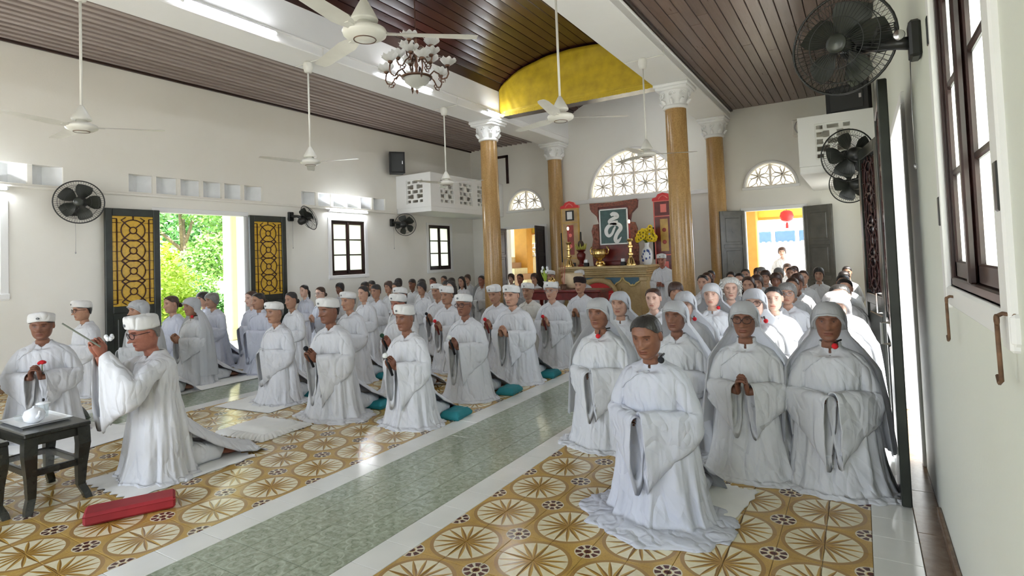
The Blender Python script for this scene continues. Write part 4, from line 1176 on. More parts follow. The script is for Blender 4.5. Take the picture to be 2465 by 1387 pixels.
# ------------------------------------------------------------------ ritual desk in front of the altar
t = thing('ritual_desk', 'dark red lacquered desk standing before the altar', 'desk', (-4.72, 9.75, 0))
MB().bevbox(-.78, .78, -.30, .30, .82, .87, .012).obj('top', 'dark_red_wood', t)
MB().bevbox(-.72, .72, -.25, .25, .68, .82, .008).obj('apron', 'dark_red_wood', t)
for sx in (-1, 1):
    for sy in (-1, 1): MB().tube([(sx * .68, sy * .22, .68), (sx * .70, sy * .24, .35), (sx * .67, sy * .22, .10), (sx * .71, sy * .25, 0)], [.045, .035, .03, .04], 8).obj('leg', 'dark_red_wood', t, smooth=True)
turned('temple_bell', 'large cream bronze bowl bell on the ritual desk', 'bell', (-4.62, 9.80, .87), [(.10, 0), (.15, .04), (.19, .12), (.20, .20), (.185, .27), (.19, .29), (.17, .28)], 'bell_cream', partname='bowl')
turned('brass_censer', 'small brass censer with a lid on the ritual desk', 'censer', (-5.02, 9.72, .87), [(.06, 0), (.06, .02), (.03, .04), (.03, .07), (.075, .11), (.08, .16), (.06, .19), (.03, .21), (.012, .24)], 'brass', partname='bowl')
turned('white_cup', 'white porcelain jar on the ritual desk beside the censer', 'jar', (-4.88, 9.62, .87), [(.03, 0), (.045, .03), (.05, .10), (.035, .14), (.03, .15)], 'porcelain', partname='jar')


def lily_extra(t):
    m = MB(); r2 = random.Random(9)
    for k in range(14):
        q = r2.random() * 6.28; rr = .03 + .07 * r2.random(); h = .24 + .20 * r2.random()
        m.tube([(0, 0, .12), (rr * .5 * math.cos(q), rr * .5 * math.sin(q), h * .7), (rr * math.cos(q), rr * math.sin(q), h)], [.004, .012, .002], 5, flat=.5)
    m.obj('leaves', 'leaf_b', t); m = MB()
    for k in range(6):
        q = k * 1.1; m.ball((.06 * math.cos(q), .05 * math.sin(q), .36 + .05 * math.sin(k * 2)), (.025, .02, .035), 7)
    m.obj('white_blooms', 'porcelain', t, smooth=True)


turned('lily_vase', 'slim vase of white blooms at the left end of the ritual desk', 'vase', (-5.20, 9.78, .87), [(.04, 0), (.05, .04), (.03, .11), (.045, .15)], 'porcelain', extra=lily_extra, partname='vase')
turned('incense_pot', 'small pot of burning incense sticks on the ritual desk', 'incense pot', (-4.70, 9.55, .87), [(.05, 0), (.06, .05), (.055, .09), (.06, .10)], 'bronze', partname='pot', extra=lambda t: [MB().tube([(.015 * math.cos(k), .015 * math.sin(k), .08), (.05 * math.cos(k), .04 * math.sin(k), .44)], .003, 4).obj('incense_stick', 'candle_red', t) for k in range(7)])

# ------------------------------------------------------------------ small black tables with tea things
def tea_table(label, x0, x1, y0, y1, h):
    cx, cy = (x0 + x1) / 2, (y0 + y1) / 2; t = thing('tea_table', label, 'table', (cx, cy, 0)); a, b = (x1 - x0) / 2, (y1 - y0) / 2
    MB().bevbox(-a, a, -b, b, h - .028, h, .006).obj('top', 'black_lacquer', t)
    MB().bevbox(-a + .025, a - .025, -b + .02, b - .02, h - .085, h - .028, .005).obj('apron', 'black_lacquer', t)
    for sx in (-1, 1):
        for sy in (-1, 1):
            m = MB(); ax, ay = sx * (a - .045), sy * (b - .04); path = [(ax, ay, h - .03), (ax + sx * .006, ay + sy * .006, h * .72), (ax - sx * .004, ay - sy * .004, h * .42), (ax - sx * .006, ay - sy * .006, h * .18), (ax + sx * .018, ay + sy * .014, .035), (ax + sx * .030, ay + sy * .022, .0)]
            rg = []
            for (px, py, pz), wd in zip(path, (.036, .034, .027, .022, .022, .020)):
                rg.append([(px - wd, py - wd, pz), (px + wd, py - wd, pz), (px + wd, py + wd, pz), (px - wd, py + wd, pz)])
            m.loft(rg, True, True, True); m.obj('leg', 'black_lacquer', t)
    m = MB(); hz = h * .50
    for s in (-1, 1): m.bevbox(-a + .06, a - .06, s * (b - .04) - .012, s * (b - .04) + .012, hz - .03, hz + .012, .003); m.bevbox(s * (a - .045) - .012, s * (a - .045) + .012, -b + .05, b - .05, hz - .03, hz + .012, .003)
    m.obj('shelf_frame', 'black_lacquer', t)
    MB().bevbox(-a + .05, a - .05, -b + .045, b - .045, hz, hz + .008, .002).obj('glass_shelf', 'glass_clear', t)
    return t


tea_table('small black lacquered table carrying the tray with teapot and glass', -5.02, -4.42, 1.43, 1.79, .50)
tea_table('small black lacquered table carrying an empty white tray', -5.12, -4.49, 1.00, 1.38, .47)


def tray(label, x, y, z, a, b, rz=0):
    t = thing('serving_tray', label, 'tray', (x, y, z), rz)
    rg = []
    for e, zz in ((-.02, 0), (0, .002), (.012, .016), (.018, .018), (.012, .014), (-.002, .004)): rg.append([(sx * (a + e) * (1 - .0), sy * (b + e), zz) for sx, sy in ((-1, -1), (-.8, -1.0), (.8, -1.0), (1, -1), (1, .9), (1, 1), (-1, 1), (-1, .9))])
    MB().loft(rg, True, True, True).obj('dish', 'white_enamel', t); return t


tray('white rectangular tray under the teapot on the black table', -4.78, 1.61, .50, .17, .125)
tray('empty white tray at the picture edge on the other black table', -4.82, 1.20, .47, .19, .13)
t = thing('teapot', 'round white teapot on the tray', 'teapot', (-4.72, 1.58, .506)); MB().lathe([(.03, 0), (.055, .02), (.062, .05), (.05, .08), (.025, .092), (.008, .10), (.008, .108)], n=24).obj('pot', 'porcelain', t, smooth=True)
MB().tube([(.055, 0, .04), (.085, 0, .06), (.095, 0, .085)], [.014, .010, .008], 8).obj('spout', 'porcelain', t, smooth=True)
t = thing('glass_cup', 'clear glass cup with a white lid on the tray', 'cup', (-4.86, 1.68, .506)); MB().lathe([(.026, 0), (.032, .08), (.034, .085), (.030, .08), (.024, .004)], n=20).obj('cup', 'glass_clear', t, smooth=True)
l = MB().lathe([(.042, .086), (.043, .092), (.020, .10), (.006, .102)], n=20).obj('lid', 'porcelain', t, smooth=True); MB().ball((0, 0, .112), (.009, .009, .012), 8).obj('knob', 'speaker_black', l, smooth=True)
t = thing('glass_dish', 'low clear glass dish beside the teapot', 'dish', (-4.84, 1.56, .506)); MB().lathe([(.02, 0), (.045, .012), (.055, .04), (.051, .04), (.04, .014)], n=20).obj('dish', 'glass_clear', t, smooth=True)
t = thing('folded_napkin', 'white folded napkin standing on the empty tray', 'napkin', (-4.92, 1.22, .475)); MB().prism([(-.12, 0), (.13, 0), (.02, .03), (-.07, .13), (-.11, .10)], -.05, .05, 'y').obj('cloth', 'porcelain', t)

# ------------------------------------------------------------------ cushions on the floor
def cushion(name, label, cx, cy, a, b, h, mat, rz=0, group=None, ruffle=False, z=0, seed=1):
    t = thing(name, label, 'cushion', (cx, cy, z), rz, group); n = 14; top = []; 
    for j in range(n + 1):
        row = []
        for i in range(n + 1):
            u, v = 2 * i / n - 1, 2 * j / n - 1; e = min(1, (1 - abs(u)) * 4) * min(1, (1 - abs(v)) * 4)
            zz = h * (.45 + .55 * e ** .5) + .006 * noise.noise((u * 2, v * 2, seed))
            row.append((a * u * (1 - .04 * (1 - abs(v))), b * v * (1 - .04 * (1 - abs(u))), zz))
        top.append(row)
    m = MB(); m.loft(top, False)
    edge = [top[0][i] for i in range(n + 1)] + [top[j][n] for j in range(1, n + 1)] + [top[n][i] for i in range(n - 1, -1, -1)] + [top[j][0] for j in range(n - 1, 0, -1)]
    low = [(x * 1.02, y * 1.02, h * .22) for x, y, _ in edge]; bot = [(x * .96, y * .96, .002) for x, y, _ in edge]
    m.loft([edge, low, bot], True, False, True); body = m.obj('pad', mat, t, sharp=50)
    if ruffle:
        r = MB(); rows = []; N = 160
        per = []
        for k in range(N):
            q = k / N * 4; s_ = int(q); f = q - s_; p = [(-1 + 2 * f, -1), (1, -1 + 2 * f), (1 - 2 * f, 1), (-1, 1 - 2 * f)][s_]; per.append(p)
        for e, zz, am in ((.0, h * .5, 0), (.04, h * .42, .006), (.075, .012, .012), (.085, .005, .010)):
            rows.append([(p[0] * (a + e) + am * math.sin(k * 1.9), p[1] * (b + e) + am * math.cos(k * 1.7), zz + (am * .6 * (1 + math.sin(k * 1.9 + 1)) if zz > .01 else 0)) for k, p in enumerate(per)])
        r.loft(rows, True); r.obj('lace_ruffle', mat, t, smooth=True)
    return t


plain('cushion_white', (.80, .80, .78), .85, var=.04)
cushion('floor_cushion', 'empty white floor cushion with lace ruffle lying in the aisle of tiles', -4.71, 3.28, .24, .19, .07, 'cushion_white', R_(3), None, True)
t = thing('red_kneeler', 'dark red block cushion on the tiles beside the tea table', 'cushion', (-3.88, 1.78, 0), R_(62))
MB().bevbox(-.235, .235, -.085, .085, .004, .075, .014).obj('pad', 'red_cloth', t); MB().tube([(-.235, -.086, .06), (.235, -.086, .06)], .004, 5).obj('piping', 'red_cloth', t)
cushion('red_kneeler', 'small red cushion lying behind the older kneeling men', -6.10, 5.20, .16, .10, .06, 'red_cloth', R_(20))
# ------------------------------------------------------------------ people
HEAD_Z = 1.017                                          # centre of the head above the floor when kneeling upright
HTAB = np.array([  # z, half width, front, back (relative to the head centre)
    (.113, .001, .001, .001), (.110, .024, .026, .030), (.102, .044, .050, .058), (.088, .060, .070, .079), (.066, .071, .083, .090), (.040, .0755, .0895, .094),
    (.015, .0765, .0885, .093), (-.010, .075, .0875, .088), (-.035, .0705, .087, .078), (-.060, .0670, .086, .067), (-.080, .0600, .0845, .059), (-.096, .0500, .080, .053),
    (-.107, .038, .070, .051), (-.113, .036, .055, .051), (-.118, .045, .040, .052), (-.135, .0505, .036, .054), (-.165, .053, .040, .058), (-.190, .068, .050, .064),
    (-.215, .095, .060, .068), (-.245, .125, .074, .078), (-.40, .140, .09, .09), (-.62, .135, .09, .11), (-.66, .02, .02, .02)])


def gauss(x, s): return math.exp(-.5 * (x / s) ** 2)


def face_push(x, z, age, fem):
    """how far the face stands forward of the plain skull at (x, z)"""
    d = 0
    if -.03 < z < .045:                                  # nose
        k = (.045 - z) / .070; d += (.004 + .021 * min(k, 1) ** 1.3) * gauss(x, .0085 + .006 * min(k, 1))
    d += .010 * gauss(x, .017) * gauss(z + .024, .008)
    for s in (-1, 1):
        d += .006 * gauss(x - s * .014, .006) * gauss(z + .026, .006)
        d -= (.011 + .003 * age) * gauss(x - s * .031, .015) * gauss(z - .019, .011)
        d += .0065 * gauss(x - s * .031, .0105) * gauss(z - .017, .0065)
        d += .004 * gauss(x - s * .031, .016) * gauss(z - .041, .006) * (1 - .4 * fem)
        d += .005 * gauss(x - s * .046, .014) * gauss(z + .010, .013)
        d -= .004 * age * gauss(x - s * .045, .013) * gauss(z + .052, .016)
        d -= .0025 * age * gauss(x - s * (.022 + (-.03 - z) * .3), .004) * (1 if -.07 < z < -.02 else 0)
        d -= .0022 * age * gauss(x - s * .031, .014) * gauss(z - .001, .004)
    d += .0055 * gauss(x, .018) * (gauss(z + .0515, .0042) + gauss(z + .0635, .0048)) - .003 * gauss(x, .022) * gauss(z + .0575, .0022)
    d -= .004 * gauss(x, .022) * gauss(z + .076, .006)
    d += .006 * gauss(x, .018) * gauss(z + .096, .010)
    if age > .5: d -= .0012 * sum(gauss(z - q, .0018) for q in (.062, .072, .082)) * gauss(x, .035)
    return d


def head_xf(nod, turn):
    """head and everything worn on it turns about the base of the neck"""
    P = Vector((0, .015, HEAD_Z - .16))
    return Matrix.Translation(P) @ Matrix.Rotation(turn, 4, 'Z') @ Matrix.Rotation(nod, 4, 'X') @ Matrix.Translation(-P) @ Matrix.Translation((0, -.015, HEAD_Z))


def head_ring(z, n, grow=0):
    w, f, b = (float(np.interp(-z, -HTAB[:, 0], HTAB[:, k])) + grow for k in (1, 2, 3)); ring = []
    for j in range(n):
        q = 2 * math.pi * j / n; q = q - .38 * math.sin(q)           # crowd the vertices at the front
        c, s = math.cos(q), math.sin(q); face = -.11 < z < .09
        x = w * math.copysign(abs(s) ** (.86 if face and c > 0 else .95), s); y = -(f if c > 0 else b) * math.copysign(abs(c) ** (.88 if face and c > 0 else 1), c)
        ring.append((x, y))
    return ring


def hand(mb, wrist, d, nrm, side, curl, tint, s=1.0):
    """palm with four fingers and a thumb; d = towards the fingertips, nrm = out of the palm, side = towards the thumb"""
    d, nrm = Vector(d).normalized(), Vector(nrm).normalized(); sd = d.cross(nrm).normalized()
    if sd.dot(Vector(side)) < 0: sd = -sd
    W = Vector(wrist); rg = []
    for t, w, th in ((-.01, .025, .018), (.02, .032, .017), (.05, .040, .016), (.08, .041, .013), (.09, .034, .009)):
        c = W + d * t * s; rg.append([c + (sd * math.cos(q) * w + nrm * math.sin(q) * th) * s for q in (2 * math.pi * j / 10 for j in range(10))])
    mb.loft(rg, True, True, True, tint=tint)
    for k, (off, L) in enumerate(((.030, .070), (.010, .078), (-.010, .072), (-.029, .056))):
        p = W + (d * .082 + sd * off) * s; a = 0; pts = [p]; rr = [.0088 * s]
        for q in range(3):
            a += R_(curl) * (.5 if q == 0 else 1); p = p + (d * math.cos(a) + nrm * math.sin(a)) * L * s * (.42, .33, .25)[q]; pts.append(p); rr.append((.0085, .0078, .0055)[q] * s)
        mb.tube(pts, rr, 7, tint=tint)
    p = W + (d * .018 + sd * .026) * s; pts = [p, p + (d * .030 + sd * .016 + nrm * .008) * s, p + (d * .056 + sd * .016 + nrm * .018) * s, p + (d * .078 + sd * .008 + nrm * .020) * s]
    mb.tube(pts, [.012 * s, .0105 * s, .009 * s, .006 * s], 7, tint=tint)


ARMS = {  # shoulder, elbow, wrist of the right arm (mirrored for the left); finger direction; palm curl
    'fold': ((.130, .015, .765), (.218, -.02, .570), (.135, -.108, .552), (-.72, -.69, .0), 15),
    'pray': ((.130, .015, .765), (.222, -.03, .580), (.030, -.225, .575), (-.04, -.45, .90), 52),
    'high': ((.130, .015, .765), (.215, -.22, .690), (.034, -.325, .895), (-.06, -.30, .95), 50),
    'low': ((.130, .015, .765), (.215, .00, .570), (.040, -.205, .505), (-.25, -.60, .30), 40),
}
CACHE = {}


def body_mesh(age, fem, nod, turn, arms, stand):
    key = ('body', age, fem, nod, turn, arms, stand)
    if key in CACHE: return CACHE[key]
    mb = MB(); X = head_xf(nod, turn); n = 56
    zs = sorted(set(list(np.linspace(.113, .09, 6)) + list(np.linspace(.085, -.107, 58)) + [-.110, -.113, -.116, -.120, -.128, -.140, -.155]), reverse=True)
    rings, tints = [], []
    for z in zs:
        ring = []
        for x, y in head_ring(z, n, -.002 * fem):
            if y < .01 and z > -.108: y -= face_push(x, z, age, fem) * min(1, max(0, (.02 - y) / .05))
            ring.append(X @ Vector((x, y, z)))
            c = (1, 1, 1)
            if y < -.03 and z > -.11:
                for s in (-1, 1):
                    ex, ez = (x - s * .031) / .0125, (z - .0165) / .0042
                    if ex * ex + ez * ez < 1: c = (.90, .86, .82) if abs(x - s * .031) > .0055 else (.07, .05, .05)
                    elif ((x - s * .031) / .017) ** 2 + ((z - .021 - .0) / .0085) ** 2 < 1 and z > .0165: c = (.52, .44, .42)
                    elif ((x - s * .031) / .019) ** 2 + ((z - .012) / .012) ** 2 < 1: c = (.80, .74, .72)
                    if abs(x - s * .033) < .018 and abs(z - (.038 - .25 * abs(abs(x) - .03))) < .0042: c = (.34, .28, .27)
                    if (x - s * .0085) ** 2 + (z + .0335) ** 2 < 1.2e-5: c = (.35, .25, .25)
                if abs(x) < .026 and abs(z + .0575) < .0022: c = (.42, .26, .26)
                elif (x / .025) ** 2 + ((z + .0578) / .0105) ** 2 < 1: c = (.86, .58, .55)
            tints.append(c)
        rings.append(ring)
    for z in (-.175, -.19, -.205, -.22, -.25, -.32, -.45, -.60, -.65):
        rings.append([Vector((x, y + .015, z + HEAD_Z)) for x, y in head_ring(z, n)]); tints += [(1, 1, 1)] * n
    mb.loft(rings, True, False, True, tint=tints)
    for s in (-1, 1):                                      # ears
        E = X @ Matrix.Translation((s * .0775, .008, .004)) @ Matrix.Rotation(s * R_(-18), 4, 'Z') @ Matrix.Rotation(R_(8), 4, 'X')
        mb.ball((0, 0, 0), 1, 10, tint=(.92, .84, .82), mat=E @ Matrix.Diagonal((.009, .018, .032, 1)))
    S, E, Wr, D, curl = ARMS[arms]; dz = .40 if stand else 0
    for s in (-1, 1):
        f = lambda p: Vector((s * p[0], p[1], p[2] + 0))
        a, b, c = f(S), f(E), f(Wr); pts = [a + (b - a) * q for q in (0, .3, .6, .9)] + [b + (c - b) * q for q in (.1, .4, .7, 1)]
        mb.tube(pts, [.028, .034, .034, .032, .031, .029, .026, .023], 10, tint=(1, 1, 1))
        hand(mb, c, (s * D[0], D[1], D[2]), (-s * 1, -.1, .05), (0, .6 if arms != 'fold' else 0, .8), curl, (.92, .84, .80), .78 if arms == 'fold' else .95)
        if not stand:                                      # feet behind, soles up
            mb.tube([(s * .085, .34, .075), (s * .080, .44, .06), (s * .075, .50, .045), (s * .072, .56, .03)], [.035, .036, .034, .018], 9, flat=.75, tint=(.95, .88, .84))
        else:
            mb.tube([(s * .09, .02, -.33), (s * .09, -.03, -.36), (s * .10, -.12, -.385), (s * .10, -.19, -.395)], [.04, .042, .040, .018], 9, flat=.7, tint=(.95, .88, .84))
            mb.tube([(s * .08, 0, .45), (s * .085, .0, .0), (s * .09, .02, -.36)], [.07, .055, .035], 9, tint=(1, 1, 1))
    me = mb.mesh('body', 'skin', True); CACHE[key] = me
    return me


RTAB = np.array([  # z, half width, front, back of the kneeling robe
    (.872, .056, .052, .058), (.858, .066, .059, .066), (.842, .100, .070, .078), (.826, .140, .082, .088), (.805, .172, .094, .097), (.77, .190, .108, .106), (.70, .192, .120, .112),
    (.62, .184, .122, .112), (.54, .186, .126, .122), (.46, .198, .132, .140), (.38, .208, .138, .152), (.28, .216, .144, .160), (.18, .226, .152, .168), (.10, .240, .166, .176), (.045, .258, .186, .185), (.018, .272, .206, .190)])


def ridged(x, y, z):
    return 1 - 2.2 * abs(noise.noise((x, y, z)))


def torso_pt(q, z, seed, T=RTAB, bust=0):
    w, f, b = (float(np.interp(-z, -T[:, 0], T[:, k])) for k in (1, 2, 3)); s, c = math.sin(q), math.cos(q)
    A = float(np.interp(z, [-.4, 0, .15, .35, .52, .64, .78, .84], [.06, .050, .046, .034, .018, .009, .007, .001])); o = seed * 17.3
    r = A * (.75 * ridged(2.3 * s + o, 2.3 * c, z * .55) + .38 * ridged(5.2 * s + o, 5.2 * c, z * 1.1 + 4) + .16 * ridged(11 * s, 11 * c + o, z * 2.6))
    if z > .45: r += .011 * ridged(6 * s + o, 7 * z + 3 * abs(s), 6 * c) * gauss(z - .62, .12)
    x = (w + r) * s; y = -((f + bust * gauss(z - .70, .05) * gauss(abs(x) - .075, .05) if c > 0 else b) + r) * c + .012
    if z > .80 and c > 0: z -= .052 * c ** 5 * min(1, (z - .80) / .06)
    return Vector((x, y, z))


def robe_mesh(seed, fem, hemF, hemS, hemB, tail, stand=False, collar='cross'):
    key = ('robe', seed, fem, hemF, hemS, hemB, tail, stand, collar)
    if key in CACHE: return CACHE[key]
    mb = MB(); n = 110; bust = .020 if fem else 0; T = RTAB
    if stand:
        T = np.array([r for r in RTAB if r[0] > .5] + [(.40, .215, .15, .15), (.20, .235, .17, .17), (0, .255, .19, .19), (-.20, .285, .215, .21), (-.36, .31, .24, .23), (-.385, .315, .245, .235)])
    zs = list(np.linspace(.872, .80, 9)) + list(np.linspace(.785, T[-1][0], 46)); rings = []
    for z in zs: rings.append([torso_pt(2 * math.pi * j / n, z, seed, T, bust) for j in range(n)])
    if not stand:                                          # the hem spreading over the floor
        last = rings[-1]; rs = random.Random(seed + 5); ph = [rs.random() * 6.28 for _ in range(4)]
        for e in (.12, .28, .46, .64, .82, 1.0):
            ring = []
            for j in range(n):
                q = 2 * math.pi * j / n; c, s = math.cos(q), math.sin(q)
                ex = (hemF * max(c, 0) ** 1.2 + hemS * abs(s) ** 1.6 + hemB * max(-c, 0)) * (1 + .22 * noise.noise((1.6 * s, 1.6 * c, seed * 3.1)) + .06 * math.sin(5 * q + ph[1]))
                wav = ridged(3.2 * s + seed, 3.2 * c, e * .8) * .5 + .5; z = .018 * (1 - e) ** 2 + .034 * max(wav, 0) ** 2 * e ** .5 * (1 - .75 * e) + .004
                ring.append(Vector((last[j].x + ex * e * s, last[j].y - ex * e * c, z)))
            rings.append(ring)
        rings.append([Vector((p.x, p.y, .001)) for p in rings[-1]])
    mb.loft(rings, True)
    if tail and not stand:                                 # back panel falling over the calves to the floor
        rows = []; ctl_y = [.12, .20, .30, .40, .47, tail]; ctl_z = [.46, .36, .255, .185, .12, .014]
        if tail > .7: ctl_y = [.12, .22, .36, .52, .68, tail]; ctl_z = [.46, .35, .22, .11, .05, .014]
        for i in range(26):
            v = i / 25; y = float(np.interp(v * 5, range(6), ctl_y)); z = float(np.interp(v * 5, range(6), ctl_z)); hw = .165 + .075 * v
            row = []
            for j in range(25):
                u = 2 * j / 24 - 1
                fz = .020 * ridged(u * 2.2 + seed * 5, v * .7, 1) * (.3 + .7 * v) * (1 - .6 * max(0, v - .8) / .2)
                row.append((u * hw * (1 + .06 * math.sin(3 * v + seed)), y - .05 * u * u * (1 - v) + .05 * noise.noise((u * 1.5, seed, 2)) * v, max(.006, z - .10 * abs(u) ** 2.2 * (1 - v) * (z > .05) - .04 * abs(u) ** 3 * v + fz)))
            rows.append(row)
        mb.loft(rows, False)
        mb.loft([[(x, y, max(z - .006, .002)) for x, y, z in r] for r in rows[::-1]], False)
    me = mb.mesh('robe', 'cloth', True); CACHE[key] = me
    return me


def collar_mesh(seed, fem, kind, bust):
    key = ('collar', seed, fem, kind)
    if key in CACHE: return CACHE[key]
    m = MB()
    if kind == 'cross':                                    # flat band round the V-shaped neck
        rows = []
        for z, g in ((.838, .003), (.852, .008), (.868, .008), (.878, .004), (.874, -.004)):
            row = []
            for j in range(61):
                q = .03 + (2 * math.pi - .06) * j / 60; p = torso_pt(q, min(z, .872), seed, RTAB, bust); d = Vector((p.x, p.y - .012, 0)).normalized(); row.append(p + d * g + Vector((0, 0, max(z - .872, 0))))
            rows.append(row)
        m.loft(rows, False)
    else:                                                  # little standing collar with a notch
        rows = []
        for z, g in ((.856, .005), (.876, .005), (.892, .002), (.893, -.003), (.874, -.006)):
            rows.append([Vector(((.0585 + g) * math.sin(q), -(.054 + g) * math.cos(q) * (1 if math.cos(q) > 0 else 1.1) + .012, z - .040 * max(math.cos(q), 0) ** 4)) for q in (.12 + (2 * math.pi - .24) * j / 40 for j in range(41))])
        m.loft(rows, False)
    def on(q, z, off=.004):
        p = torso_pt(q, z, seed, RTAB, bust); d = Vector((p.x, p.y, 0)).normalized(); return p + d * off
    if kind == 'cross':                                    # lapel crossing to one armpit
        pts = [on(.02 - 1.15 * t_, .845 - .16 * t_ ** 1.2) for t_ in (k / 12 for k in range(13))]
        m.tube([p for p in pts], [.006] * 13, 6)
    else:
        m.tube([on(.0 - .95 * t_ ** 1.3, .858 - .16 * t_) for t_ in (k / 10 for k in range(11))], .0045, 5)
    me = m.mesh('collar', 'cloth', True); CACHE[key] = me
    return me


def sleeve_mesh(seed, arms, side, wide):
    key = ('sleeve', seed, arms, side, wide)
    if key in CACHE: return CACHE[key]
    S, E, Wr, D, _ = ARMS[arms]; f = lambda p: Vector((side * p[0], p[1], p[2])); a, b, c = f(S), f(E), f(Wr); rs = random.Random(seed * 3 + (side > 0)); ph = [rs.random() * 6.28 for _ in range(5)]
    a = a + Vector((-side * .030, 0, .017)); c = c + (c - b).normalized() * (-.012) if arms != 'fold' else Vector((side * .004, -.232, .560 + .012 * side))
    ctl = [a, a + (b - a) * .5 + Vector((side * .012, 0, .010)), b, b + (c - b) * .5, c]; path = []; m_ = 40
    for i in range(m_ + 1):
        t = i / m_ * 4; k = min(int(t), 3); q = t - k; p0, p1, p2, p3 = ctl[max(k - 1, 0)], ctl[k], ctl[k + 1], ctl[min(k + 2, 4)]
        path.append(.5 * ((2 * p1) + (p2 - p0) * q + (2 * p0 - 5 * p1 + 4 * p2 - p3) * q * q + (3 * p1 - p0 - 3 * p2 + p3) * q ** 3))
    mb = MB(); n = 40; rings = []; o_ = seed * 11.7 + side * 3
    for i, p in enumerate(path):
        v = i / m_; t = (path[min(i + 1, m_)] - path[max(i - 1, 0)]).normalized()
        sd = t.cross(Vector((0, 0, 1))); sd = sd.normalized() if sd.length > .2 else Vector((side, 0, 0)); up = sd.cross(t).normalized()
        r = (.030 + .052 * min(1, v / .16) ** .6) + .004 * math.sin(3.1 * v); hang = wide * max(0, (v - .25) / .75) ** 1.2; fat = .062 - .020 * max(0, v - .55) / .45
        low = Vector((0, 0, -1)); ring = []
        for j in range(n):
            q = 2 * math.pi * j / n; cq, sq = math.cos(q), math.sin(q)
            blend = min(1, v * 2.2); rr = r * (1 - blend) + fat * blend
            o = sd * cq * rr + up * sq * (r * (1 - blend) + .050 * blend)
            dn = max(0, -sq) ** 1.1; o += low * hang * dn; o -= t * (.10 * hang * dn * v)
            am = .026 * min(1, v * 3)
            wv = am * (.8 * ridged(v * 4.2 + dn * 2.0 + o_, dn * 1.1 * (1 if cq > 0 else -1), 2) + .45 * ridged(v * 9 + dn * 3.0, o_, dn * 2)) * (.35 + .65 * dn) - am * .3
            o += sd * wv * (1 if cq > 0 else -1) * (.3 + .7 * abs(cq)) + up * .35 * wv * max(sq, 0)
            ring.append(p + o)
        rings.append(ring)
    inner = [[p + (rings[-1][j] - p) * .80 - (path[-1] - path[-2]).normalized() * dep for j in range(n)] for p, dep in ((path[-1], .01), (path[-1], .07))]
    mb.loft(rings + inner, True, True, True)
    me = mb.mesh('sleeve', 'cloth', True); CACHE[key] = me
    return me


def shell(zline, grow, n=56, top=.113, seed=0, rough=.0):
    """a cap following the skull down to the line zline(angle)"""
    rings = []; rows = 16; rs = random.Random(seed)
    for i in range(rows + 1):
        v = i / rows; ring = []
        for j in range(n):
            q = 2 * math.pi * j / n; q = q - .38 * math.sin(q); zl = zline(q); z = top - (top - zl) * (math.sin(v * math.pi / 2) ** 1.3 if v < 1 else 1)
            w, f, b = (float(np.interp(-z, -HTAB[:, 0], HTAB[:, k])) for k in (1, 2, 3)); g = grow * (1 if v < .97 else -.2) * (.75 + .25 * min(1, v * 3))
            g += rough * math.sin(j * 2.1 + i * .2)
            c, s = math.cos(q), math.sin(q); ring.append(Vector(((w + g) * s, -((f if c > 0 else b) + g) * c, z + grow * .9 * (1 - v) ** 2)))
        rings.append(ring)
    return rings


def hair_mesh(style, nod, turn):
    key = ('hair', style, nod, turn)
    if key in CACHE: return CACHE[key]
    X = head_xf(nod, turn)
    def line(q):
        c = math.cos(q)
        if style in ('bun', 'tail', 'down', 'wild'): front, side_, back = .090, .018, (-.085 if style != 'down' else -.13)
        elif style == 'man': front, side_, back = .066, .020, -.060
        elif style == 'fringe': front, side_, back = .046, -.010, -.085
        else: front, side_, back = .060, -.005, -.080
        a = abs(math.atan2(math.sin(q), c)); t = a / math.pi
        if style in ('bun', 'tail', 'man'): return float(np.interp(t, [0, .16, .28, .40, .50, .60, .70, 1], [front, front - .004, front - .022, .036, .034, .022, -.040, back]))
        return float(np.interp(t, [0, .18, .30, .42, .55, 1], [front, front - .008, (front + side_) / 2, side_ - .012, side_ - .045, back]))
    m = MB(); grow = {'wild': .030, 'short': .016, 'man': .011, 'fringe': .014, 'down': .013}.get(style, .009)
    m.loft(shell(line, grow, rough=.004 if style == 'wild' else .0016), True)
    if style == 'bun':
        m.ball((0, .118, -.030), (.036, .030, .034), 14)
    if style == 'tail':
        m.ball((0, .100, .005), (.022, .022, .022), 10); m.tube([(0, .105, .0), (0, .128, -.04), (0, .125, -.12), (0, .110, -.20)], [.020, .028, .024, .006], 9)
    if style == 'down':
        for k in range(9):
            q = math.pi * (.52 + .96 * k / 8); m.tube([(.082 * math.sin(q), -.088 * math.cos(q), .02), (.090 * math.sin(q), -.094 * math.cos(q), -.08), (.098 * math.sin(q), -.09 * math.cos(q), -.19)], [.022, .024, .012], 7)
    if style == 'wild':
        rs = random.Random(2)
        for k in range(60):
            q = rs.uniform(.9, 5.4); z = rs.uniform(-.07, .09); r = .098; m.tube([(r * math.sin(q) * .9, -r * math.cos(q), z), (r * 1.18 * math.sin(q), -r * 1.15 * math.cos(q), z + .01), (r * 1.32 * math.sin(q), -r * 1.3 * math.cos(q), z - .02)], [.014, .010, .002], 5)
    m.xf(X); me = m.mesh('hair', 'hair', True); CACHE[key] = me
    return me


